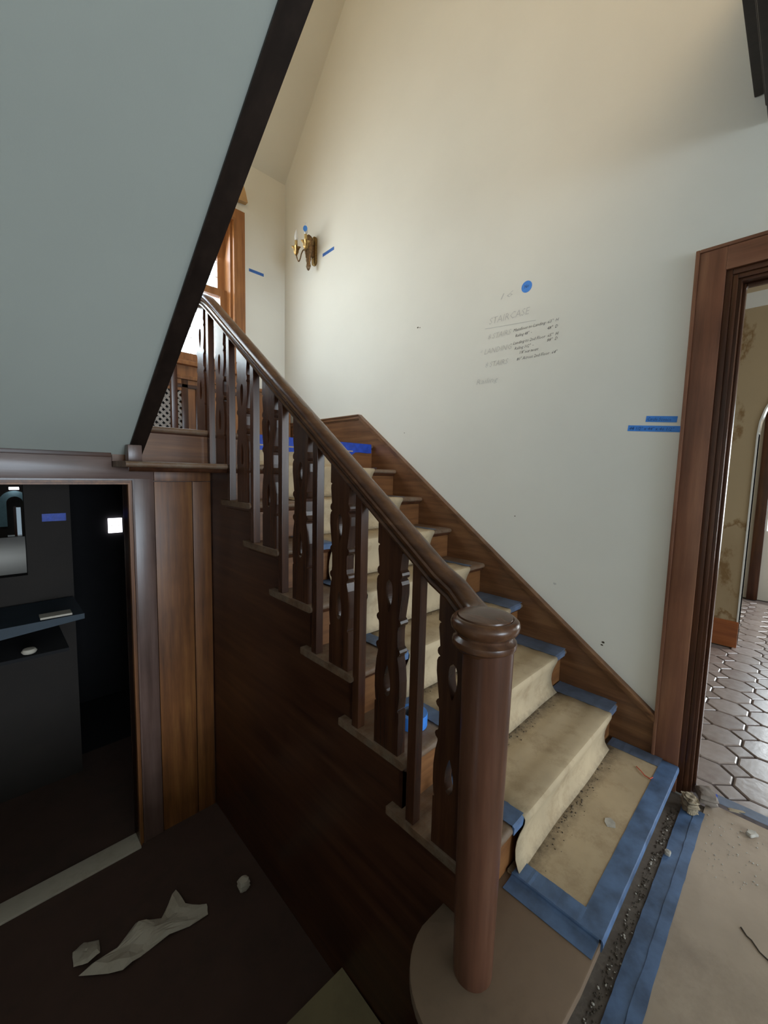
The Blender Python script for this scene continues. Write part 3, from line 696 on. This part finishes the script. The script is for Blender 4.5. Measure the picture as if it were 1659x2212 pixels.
# ------------------------------------------------------------------ sconce
sc = empty('wall_sconce', (WX, 2.93, 3.14), 'two-arm aged brass candle sconce on the cream wall', 'wall lamp')
bm = B(); rr = [(2.93 + 0.030 * math.cos(a), 3.35 + 0.030 * math.sin(a)) for a in [PI * i / 8 for i in range(9)]] + [(2.93 + 0.030 * math.cos(a), 3.165 + 0.030 * math.sin(a)) for a in [PI + PI * i / 8 for i in range(9)]]
prism(bm, rr, 'x', WX - 0.022, WX); obj('backplate', bm, 'brass', sc, bevel=0.004, smooth=True)
bm = B(); prof2 = [(0.003, 3.075), (0.012, 3.085), (0.020, 3.11), (0.016, 3.14), (0.024, 3.165), (0.018, 3.19), (0.030, 3.225), (0.034, 3.26), (0.026, 3.30), (0.034, 3.335), (0.024, 3.355), (0.006, 3.375)]
lathe(bm, prof2, WX - 0.072, 2.93, 16, wob=lambda a, h: 1 + 0.22 * math.sin(4 * a) + 0.08 * math.sin(h * 160)); box(bm, WX - 0.07, WX - 0.02, 2.918, 2.942, 3.20, 3.30)
obj('carved_body', bm, 'brass_dark', sc, smooth=True)
for k, (dx, dy, dz) in enumerate(((-0.145, 0.085, -0.005), (-0.135, -0.05, 0.0))):
    ax, ay = WX + dx, 2.93 + dy
    p0 = Vector((WX - 0.085, 2.93 + dy * 0.15, 3.20)); pts = []
    for i in range(15):
        t = i / 14
        px = p0.x + (ax - p0.x) * t; py = p0.y + (ay - p0.y) * t
        pz = 3.215 + 0.045 * math.sin(t * PI * 1.0 * 1.0) * (1 if t < .5 else 0) + (-0.062 * math.sin((t - .5) * 2 * PI) if t > .5 else 0.0)
        if t <= .5: pz = 3.215 + 0.035 * math.sin(t * 2 * PI)
        pts.append((px, py, pz))
    bm = B(); tube(bm, pts, 0.0055, 8); obj('arm', bm, 'brass_dark', sc, smooth='all')
    zc = 3.215 + dz
    bm = B(); lathe(bm, [(0.004, zc - 0.005), (0.012, zc), (0.020, zc + 0.018), (0.022, zc + 0.04), (0.034, zc + 0.062), (0.030, zc + 0.066), (0.016, zc + 0.066)], ax, ay, 20, wob=lambda a, h: 1 + (0.30 if h > zc + 0.05 else 0.12) * math.sin(5 * a))
    cpn = obj('candle_cup', bm, 'brass', sc, smooth=True)
    bm = B(); lathe(bm, [(0.0125, zc + 0.06), (0.0125, zc + 0.118), (0.010, zc + 0.12)], ax, ay, 16); obj('candle_sleeve', bm, 'candle', sc, smooth=True)
    zb_ = zc + 0.12
    bm = B(); lathe(bm, [(0.008, zb_), (0.012, zb_ + 0.006), (0.0165, zb_ + 0.022), (0.0175, zb_ + 0.034), (0.013, zb_ + 0.058), (0.006, zb_ + 0.080), (0.002, zb_ + 0.098)], ax, ay, 16); obj('flame_bulb', bm, 'glass', sc, smooth='all')
    bm = B(); lathe(bm, [(0.007, zb_ - 0.002), (0.010, zb_ + 0.005), (0.010, zb_ + 0.014), (0.004, zb_ + 0.020)], ax, ay, 12); obj('bulb_base', bm, 'white', sc, smooth='all')
    if k == 1:
        bm = B(); lathe(bm, [(0.0002, 0), (0.016, 0.0006), (0.017, 0.0014), (0.0002, 0.0016)], 0, 0, 20)
        bmesh.ops.rotate(bm, verts=bm.verts[:], matrix=Matrix.Rotation(-PI / 2, 3, 'Y')); bmesh.ops.scale(bm, verts=bm.verts[:], vec=(1, 1.1, 1.45))
        bmesh.ops.rotate(bm, verts=bm.verts[:], matrix=Matrix.Rotation(PI / 4, 3, 'Z'))
        bmesh.ops.translate(bm, verts=bm.verts[:], vec=(ax - 0.0135, ay - 0.0125, zb_ + 0.036))
        tag(obj('bulb_sticker', bm, 'tape_bright'), 'blue oval sticker on the front bulb of the brass sconce', 'sticker')

# ------------------------------------------------------------------ landing window
w = empty('window_1', (0, YB, WZ0), kind='structure')
def ring(name, x0, x1, z0, z1, t, y0, y1, mat, bot=None):
    bm = B(); bt = t if bot is None else bot
    box(bm, x0, x0 + t, y0, y1, z0, z1); box(bm, x1 - t, x1, y0, y1, z0, z1); box(bm, x0 + t, x1 - t, y0, y1, z1 - t, z1)
    if bt: box(bm, x0 + t, x1 - t, y0, y1, z0, z0 + bt)
    return obj(name, bm, mat, w)
ring('casing', WX0 - 0.100, WX1 + 0.105, WZ0, WZ1 + 0.105, 0.105, YB - 0.028, YB + 0.002, 'honey', 0)
ring('casing_bead', WX0 - 0.020, WX1 + 0.020, WZ0, WZ1 + 0.02, 0.024, YB - 0.040, YB, 'honey', 0)
ring('jamb', WX0, WX1, WZ0, WZ1, 0.022, YB + 0.002, YB + 0.22, 'honey', 0.03)
ring('upper_sash', WX0 + 0.022, WX1 - 0.022, 2.87, WZ1 - 0.022, 0.062, YB + 0.13, YB + 0.165, 'honey', 0.05)
ring('lower_sash', WX0 + 0.022, WX1 - 0.022, WZ0 + 0.03, 2.92, 0.062, YB + 0.075, YB + 0.11, 'honey', 0.07)
for nm, z0, z1, yy in (('upper', 2.92, WZ1 - 0.084, YB + 0.147), ('lower', WZ0 + 0.10, 2.858, YB + 0.092)):
    bx('pane', 'pane', (WX0 + 0.084, WX1 - 0.084, yy, yy + 0.004, z0, z1), w)
    bm = B(); n = 9
    for k in range(1, n): x = WX0 + 0.084 + (WX1 - WX0 - 0.168) * k / n; box(bm, x - 0.002, x + 0.002, yy - 0.003, yy, z0, z1)
    for k in range(1, 4): z = z0 + (z1 - z0) * k / 4; box(bm, WX0 + 0.084, WX1 - 0.084, yy - 0.003, yy, z - 0.002, z + 0.002)
    obj('glazing_leads', bm, 'beam', w)
bx('stool', 'honey', (WX0 - 0.10, WX1 + 0.12, YB - 0.075, YB + 0.02, WZ0 - 0.035, WZ0), w, 0.006)
bm = B(); prism(bm, [(0.66, 3.66), (0.66, 3.87), (0.825, 3.865), (0.855, 3.83), (0.88, 3.77), (0.90, 3.69), (0.85, 3.685)], 'y', YB - 0.05, YB)
tag(obj('window_pelmet', bm, 'rust'), 'small rounded orange-brown patch above the landing window casing', 'pelmet')
# radiator cabinet under the window
rc = empty('radiator_cabinet', (0, YB - 0.1, LZ), 'oak radiator cabinet with a lattice grille below the landing window', 'cabinet')
bx('cabinet_top', 'honey', (-1.1, WX - 0.02, YB - 0.19, YB, 2.02, 2.05), rc, 0.005)
bx('apron', 'honey', (-1.0, 0.86, YB - 0.02, YB, 2.05, WZ0 - 0.035), rc)
gx0, gx1, gz0, gz1 = -0.55, 0.262, LZ + 0.06, 1.93
bm = B(); yy0, yy1 = YB - 0.17, YB - 0.145
box(bm, gx1, WX - 0.03, yy0 + 0.01, yy1, LZ, 2.02); box(bm, gx0, gx1, yy0, yy1, gz1, 2.02); box(bm, gx0, gx1, yy0, yy1, LZ, gz0); box(bm, -1.1, gx0, yy0, yy1, LZ, 2.02)
obj('front_board', bm, 'honey', rc)
bx('front_stile', 'wood_z', (gx1, gx1 + 0.05, yy0 - 0.006, yy0 + 0.01, LZ, 2.02), rc, 0.003)
bx('front_stile', 'wood_z', (gx1 + 0.11, gx1 + 0.135, yy0 - 0.004, yy0 + 0.01, LZ, 1.98), rc, 0.003)
bx('front_rail', 'wood_x', (gx0, 0.9, yy0 - 0.006, yy0 + 0.01, 1.955, 1.985), rc, 0.003)
bm = B(); sp = 0.052
for sgn in (1, -1):
    k = -18
    while k < 30:
        # diagonal line z - gz0 = sgn*(x-gx0) + c clipped to the opening
        c = (k * sp) if sgn > 0 else (k * sp)
        if sgn > 0: xa = max(gx0, gx0 - c); xb = min(gx1, gx0 - c + (gz1 - gz0))
        else: xa = max(gx0, gx0 + c - (gz1 - gz0)); xb = min(gx1, gx0 + c)
        if xb - xa > 0.02:
            za = gz0 + (xa - gx0 + c if sgn > 0 else c - (xa - gx0)); zb2 = gz0 + (xb - gx0 + c if sgn > 0 else c - (xb - gx0))
            hw = 0.013; dy = 0.003 * (1 if sgn > 0 else -1)
            prism(bm, [(xa, za - hw), (xb, zb2 - hw), (xb, zb2 + hw), (xa, za + hw)], 'y', yy0 + 0.006 + dy, yy0 + 0.010 + dy)
        k += 1
tag(obj('lattice_grille', bm, 'lattice', rc), kind='stuff')
bx('grille_backing', 'black', (gx0, gx1, yy1, yy1 + 0.01, gz0, gz1), rc)

# ------------------------------------------------------------------ doorway in the right wall
d2 = empty('door_2', (WX, -0.6, ZF), kind='structure')
def frame(name, o0, o1, x0, x1, mat, bev=0.0):
    """U shaped casing band between offsets o0..o1 outside the opening"""
    bm = B(); box(bm, x0, x1, DY1 + o0, DY1 + o1, ZF, DZ + o1); o = obj(name, bm, mat, d2, bevel=bev, smooth=bool(bev))
    bm = B(); box(bm, x0, x1, DY0 - o0 - 0.0, DY1 + o0, DZ + o0, DZ + o1); obj(name, bm, M['wood_y'] if mat == 'wood_z' else CY, d2, bevel=bev, smooth=bool(bev))
    bm = B(); box(bm, x0, x1, DY0 - o1, DY0 - o0, ZF, DZ + o1); obj(name, bm, mat, d2, bevel=bev, smooth=bool(bev))
CY = wood('door_head_oak', (0.07, 0.028, 0.017), (0.175, 0.074, 0.042), (0.30, 0.145, 0.08), 'y', 0.30, scale=0.6)
frame('casing', 0.036, 0.127, 1.279, WX + 0.001, 'casing', 0.002)
frame('outer_bead', 0.127, 0.141, 1.274, WX + 0.001, 'casing', 0.003)
frame('inner_moulding', 0.014, 0.036, 1.290, WX + 0.001, 'wood_z', 0.004)
frame('inner_bead', -0.004, 0.014, 1.297, WX + 0.001, 'wood_z', 0.004)
frame('jamb', -0.016, -0.0005, 1.306, WX + 0.10, 'wood_z', 0.002)
frame('door_stop', -0.028, -0.016, 1.340, 1.372, 'wood_z', 0.004)
# tiled passage shell
PX = 3.65
bm = B(); box(bm, WX + 0.10, 6.4, -3.2, 2.2, ZF - 0.12, ZF - 0.010); fp = struct('floor_passage', bm, 'grout')
bm = B(); box(bm, WX + 0.10, 6.4, -3.2, 2.2, 2.84, 2.94); struct('ceiling_passage', bm, 'stained')
bm = B(); box(bm, WX + 0.10, 6.4, 2.2, 2.3, ZF, 2.84); struct('wall_passage_north', bm, 'stained')
bm = B(); box(bm, WX + 0.10, 2.1, -3.3, -3.2, ZF, 2.84); box(bm, 4.3, 6.4, -3.3, -3.2, ZF, 2.84); box(bm, 2.1, 4.3, -3.3, -3.2, ZF, 0.6); box(bm, 2.1, 4.3, -3.3, -3.2, 2.6, 2.84); struct('wall_passage_south', bm, 'white')
bm = B(); AR = 0.62
outer = [(-3.2, ZF - 0.01), (-3.2, 2.84), (2.2, 2.84), (2.2, ZF - 0.01)]
hole = [(0.0, ZF - 0.009), (0.0, 1.70)] + arc(-AR, 1.70, AR, 0, PI, 20)[1:] + [(-2 * AR, ZF - 0.009)]
holed(bm, [outer, hole], 'x', PX, PX + 0.14); wa = struct('wall_passage_arch', bm, 'stained')
# pale arris around the arch
bm = B(); iN = [(0.0, ZF), (0.0, 1.70)] + arc(-AR, 1.70, AR, 0, PI, 20)[1:] + [(-2 * AR, ZF)]
oN = [(0.012, ZF), (0.012, 1.70)] + arc(-AR, 1.70, AR + 0.012, 0, PI, 20)[1:] + [(-2 * AR - 0.012, ZF)]
prism(bm, iN + oN[::-1], 'x', PX - 0.006, PX + 0.141); obj('arch_edge', bm, 'white', wa)
bx('cornice_band', 'white', (PX - 0.01, PX, -3.2, 2.2, 2.72, 2.84), wa)
bm = B(); box(bm, PX - 0.022, PX, -0.004, 2.2, ZF, 0.095); box(bm, PX - 0.016, PX, -0.002, 2.2, 0.095, 0.105); tag(obj('baseboard_passage', bm, 'beadboard'), kind='structure')
# garden end
GX = 5.75
bm = B(); box(bm, GX, GX + 0.1, -0.03, 2.2, ZF, 2.84); box(bm, GX, GX + 0.1, -3.2, -1.6, ZF, 2.84); box(bm, GX, GX + 0.1, -1.6, -0.03, 2.3, 2.84); box(bm, GX, GX + 0.1, -1.6, -0.03, ZF, 0.72)
struct('wall_garden', bm, 'white')
gd = empty('window_3', (GX, -0.8, ZF), kind='structure')
bx('post', 'wood_z', (GX - 0.06, GX - 0.001, -0.015, 0.085, ZF, 2.25), gd, 0.006)
bx('post', 'wood_z', (GX - 0.06, GX - 0.001, -1.72, -1.62, ZF, 2.25), gd, 0.006)
bx('transom', 'white', (GX - 0.05, GX + 0.02, -1.6, -0.03, 1.50, 1.55), gd, 0.006)
bx('pane', 'pane', (GX + 0.04, GX + 0.045, -1.6, -0.03, 0.72, 2.3), gd)
bm = B()
for k in range(1, 9): y = -0.03 - 1.57 * k / 9; box(bm, GX + 0.02, GX + 0.035, y - 0.004, y + 0.004, 0.72, 2.3)
for k in range(1, 8): z = 0.72 + 1.58 * k / 8; box(bm, GX + 0.02, GX + 0.035, -1.6, -0.03, z - 0.004, z + 0.004)
obj('glazing_leads', bm, 'beam', gd)

# octagon and dot floor tiles
P = 0.203; X0, Y0 = 1.778, -0.072; sq = 0.062
def tilemesh(pts, name):
    bm = B(); h = 0.012
    bot = [bm.verts.new((a, b_, 0)) for a, b_ in pts]; mid = [bm.verts.new((a, b_, h * 0.7)) for a, b_ in pts]
    mx_ = sum(p[0] for p in pts) / len(pts); topv = [bm.verts.new((mx_ + (a - mx_) * 0.94, b_ * 0.94, h)) for a, b_ in pts]; n = len(pts)
    for A, C_ in ((bot, mid), (mid, topv)):
        for i in range(n): bm.faces.new([A[i], A[(i + 1) % n], C_[(i + 1) % n], C_[i]])
    bm.faces.new(topv); bmesh.ops.recalc_face_normals(bm, faces=bm.faces[:])
    me = bpy.data.meshes.new(name); bm.to_mesh(me); bm.free(); me.materials.append(M['tile']); return me
q = P / 2 - 0.004; c_ = sq
octm = tilemesh([(q, -(q - c_)), (q, q - c_), (q - c_, q), (-(q - c_), q), (-q, q - c_), (-q, -(q - c_)), (-(q - c_), -q), (q - c_, -q)], 'octagonal_tile')
dm = c_ - 0.006
dotm = tilemesh([(dm, 0), (0, dm), (-dm, 0), (0, -dm)], 'diamond_tile')
tr = random.Random(3)
halfm = tilemesh([(0.034, -q), (q - c_, -q), (q, -(q - c_)), (q, q - c_), (q - c_, q), (0.034, q)], 'cut_octagonal_tile')
for jj in range(-6, 1):
    o = bpy.data.objects.new('cut_tile', halfm); COL.objects.link(o); o.parent = fp
    o.location = Vector((X0 - 2 * P, Y0 + jj * P, ZF - 0.0105)) - Vector(fp.location)
for i in range(-2, 19):
    for jj in range(-7, 3):
        x, y = X0 + i * P, Y0 + jj * P
        for me, nm, dx, dy in ((octm, 'octagonal_tile', 0, 0), (dotm, 'diamond_tile', P / 2, -P / 2)):
            xx, yy = x + dx, y + dy
            if xx < (1.505 if nm == 'octagonal_tile' else 1.46) or (xx > PX - 0.12 and xx < PX + 0.25 and (yy > 0.03 or yy < -1.25)): continue
            o = bpy.data.objects.new(nm, me); COL.objects.link(o); o.parent = fp
            o.location = Vector((xx, yy, ZF - 0.0105 + tr.uniform(0, 0.0015))) - Vector(fp.location)
            o.rotation_euler = (tr.uniform(-.008, .008), tr.uniform(-.008, .008), 0)

# ------------------------------------------------------------------ small things
# roll of tape
tx, ty, tz = 0.178, 0.645, 2 * r + 0.002
ro = empty('tape_roll', (tx, ty, tz), 'roll of bright blue masking tape standing flat on a lower stair tread', 'tape roll')
bm = B(); lathe(bm, [(0.036, tz), (0.053, tz), (0.054, tz + 0.003), (0.054, tz + 0.045), (0.053, tz + 0.048), (0.036, tz + 0.048)], tx, ty, 32)
bmesh.ops.delete(bm, geom=[f for f in bm.faces if len(f.verts) == 32], context='FACES'); obj('tape_wrap', bm, 'tape_bright', ro, smooth=True)
bm = B(); lathe(bm, [(0.0365, tz), (0.0365, tz + 0.0482), (0.034, tz + 0.0482), (0.034, tz)], tx, ty, 32)
bmesh.ops.delete(bm, geom=[f for f in bm.faces if len(f.verts) == 32], context='FACES'); obj('cardboard_core', bm, 'core', ro, smooth=True)
def lump(name, loc, size, mat, label, cat='debris', seed=1, ribs=False, rot=0.0):
    rn_ = random.Random(seed); bm = B(); bmesh.ops.create_icosphere(bm, subdivisions=5 if ribs else 3, radius=1)
    for v in bm.verts:
        p = v.co.copy(); k = max(abs(p.x), abs(p.y), abs(p.z)); p = p.lerp(p / k, 0.65)
        n_ = 1 + 0.10 * math.sin(p.x * 5 + seed) * math.sin(p.y * 4 + seed * 2) + 0.07 * math.sin(p.z * 9 + seed)
        if ribs: n_ *= 1 - 0.17 * (math.sin(p.z * 17) > 0.1)
        v.co = Vector((p.x * size[0] * n_, p.y * size[1] * n_, p.z * size[2] * n_))
    bmesh.ops.rotate(bm, verts=bm.verts[:], matrix=Matrix.Rotation(rot, 3, 'Z'))
    mz = min(v.co.z for v in bm.verts); bmesh.ops.translate(bm, verts=bm.verts[:], vec=(loc[0], loc[1], loc[2] - mz))
    return tag(obj(name, bm, mat, smooth=True), label, cat)
lump('ribbed_brick', (1.205, -0.062, ZF), (0.034, 0.026, 0.034), 'stone_a', 'tan ribbed brick fragment at the foot of the door casing', 'brick', 2, True, 0.6)
lump('mortar_lump', (1.315, -0.105, ZF), (0.044, 0.034, 0.026), 'stone_b', 'grey flat-topped mortar lump beside the ribbed brick fragment', 'stone', 5, False, 0.4)
lump('wood_chip', (1.345, -0.205, ZF), (0.006, 0.030, 0.005), 'stone_a', 'yellowish wood sliver beside the threshold tape', 'debris', 3, False, 0.5)
lump('plaster_chunk', (1.235, -0.262, ZF), (0.012, 0.020, 0.008), 'crumb', 'white plaster chunk on the floor paper near the tiled doorway', 'debris', 6, False, 0.9)
lump('plaster_chunk', (0.885, -0.045, ZF), (0.012, 0.010, 0.007), 'crumb', 'white plaster chunk lying between the bottom step and the floor tape', 'debris', 8)
# flat paint flake and red tie on the bottom step
bm = B(); prism(bm, [(0.685, 0.115), (0.70, 0.090), (0.725, 0.098), (0.735, 0.118), (0.72, 0.132), (0.70, 0.128)], 'z', 0.0125, 0.0145)
tag(obj('paint_flake', bm, 'crumb'), 'pale paint flake lying on the tan pad of the bottom step', 'debris')
bm = B(); tube(bm, [(1.128, 0.130, 0.0145), (1.105, 0.105, 0.017), (1.088, 0.088, 0.016), (1.080, 0.066, 0.018), (1.100, 0.060, 0.017)], 0.0018, 6)
tag(obj('red_tie', bm, 'red'), 'thin red plastic tie on the right of the bottom step', 'tie')
# crumbs: countless bits
def crumbs(name, spots, mat, label, smin=0.0012, smax=0.004):
    bm = B()
    for (x, y, z) in spots:
        s_ = random.uniform(smin, smax); m4 = Matrix.Translation((x, y, z + s_ * 0.4)) @ Matrix.Rotation(random.uniform(0, 6), 4, 'Z') @ Matrix.Diagonal((s_ * random.uniform(.6, 1.6), s_, s_ * 0.6, 1))
        bmesh.ops.create_icosphere(bm, subdivisions=1, radius=1, matrix=m4)
    o = obj(name, bm, mat); tag(o, label, 'debris', kind='stuff'); return o
sp_ = [(random.uniform(0.05, 1.18), random.triangular(-0.038, 0.0, -0.004), ZF - 0.003) for _ in range(420)]
crumbs('dust_crumbs', sp_[:350], 'dirt', 'dark grit along the floor gap before the bottom step', 0.001, 0.0035)
crumbs('plaster_crumbs', sp_[350:], 'crumb', 'white plaster crumbs along the floor gap before the bottom step', 0.001, 0.004)
sp2 = []
for j in range(0, 6):
    for _ in range(90 if j < 3 else 30):
        x = random.gauss(0.68, 0.16) if j < 3 else random.uniform(0.35, 1.0)
        y = (j + 1) * g - 0.016 - abs(random.gauss(0, 0.022)); sp2.append((x, y, j * r + (0.012 if j == 0 else 0.0055)))
crumbs('dirt_crumbs', sp2, 'dirt', 'dark dirt gathered on the tan paper at the back of each tread', 0.001, 0.003)
sp3 = [(random.uniform(0.9, 1.28), random.uniform(-0.30, -0.12), ZF) for _ in range(90)]
crumbs('threshold_crumbs', sp3, 'crumb', 'plaster crumbs scattered on the paper by the tiled doorway', 0.001, 0.003)
# little plastic cup behind the near fretwork baluster
cu_ = B(); lathe(cu_, [(0.020, r + 0.001), (0.024, r + 0.05), (0.0225, r + 0.05), (0.0188, r + 0.003), (0.001, r + 0.003)], 0.150, 0.425, 20)
tag(obj('plastic_cup', cu_, 'glass', smooth=True), 'small clear plastic cup on a tread behind the newel post', 'cup')

# papers on the lower floor
def sheet(name, pts, mat, label, cat, hgt=0.03, seed=0, base=ZL):
    """crumpled polygon sheet: fan of a subdivided polygon"""
    rn_ = random.Random(seed); bm = B()
    c = Vector((sum(p[0] for p in pts) / len(pts), sum(p[1] for p in pts) / len(pts), 0))
    ring_ = []; N = 5; V = {}
    cen = bm.verts.new((c.x, c.y, base + hgt * 0.6))
    prev = None
    rings = []
    dense = []
    for i in range(len(pts)):
        a, b_ = Vector((*pts[i][:2], 0)), Vector((*pts[(i + 1) % len(pts)][:2], 0))
        for t in range(3): dense.append(a.lerp(b_, t / 3))
    for k in range(1, N + 1):
        rr_ = []
        for d in dense:
            p = c.lerp(d, k / N); h = hgt * (0.5 + 0.5 * math.sin(p.x * 34 + seed) * math.cos(p.y * 27 + seed)) * (1 if k < N else 0.6)
            rr_.append(bm.verts.new((p.x + rn_.uniform(-.002, .002), p.y + rn_.uniform(-.002, .002), base + 0.002 + h)))
        rings.append(rr_)
    n = len(dense)
    for i in range(n): bm.faces.new([cen, rings[0][i], rings[0][(i + 1) % n]])
    for A, C_ in zip(rings, rings[1:]):
        for i in range(n): bm.faces.new([A[i], C_[i], C_[(i + 1) % n], A[(i + 1) % n]])
    o = obj(name, bm, mat); md = o.modifiers.new('thickness', 'SOLIDIFY'); md.thickness = 0.0015; return tag(o, label, cat)
sheet('crumpled_paper', [(-0.735, 1.605), (-0.60, 1.50), (-0.50, 1.52), (-0.262, 1.482), (-0.250, 1.53), (-0.325, 1.60), (-0.332, 1.708), (-0.42, 1.62), (-0.52, 1.66), (-0.60, 1.62)], 'scrap', 'long crumpled pale paper sheet on the dark lower floor', 'paper', 0.035, 3)
sheet('paper_wad', [(-0.745, 1.66), (-0.70, 1.63), (-0.655, 1.64), (-0.65, 1.70), (-0.70, 1.74), (-0.74, 1.72)], 'scrap', 'small crumpled paper wad beside the long pale paper sheet', 'paper', 0.03, 9)
lump('crumpled_ball', (-0.085, 1.49, ZL), (0.026, 0.024, 0.028), 'scrap', 'little pale crumpled paper ball on the dark floor by the stair side', 'paper', 11)
bm = B(); V_ = [(0.027, 0.846, -0.690), (-0.20, 0.90, ZL + 0.004), (-0.28, 0.66, ZL + 0.004), (0.027, 0.55, -0.70)]
vs = [bm.verts.new(p) for p in V_]; bm.faces.new(vs[:3]); bm.faces.new([vs[0], vs[2], vs[3]]); o = obj('tan_card', bm, 'card'); o.modifiers.new('thickness', 'SOLIDIFY').thickness = 0.004
tag(o, 'tan card leaning against the stair side at the bottom edge', 'card')
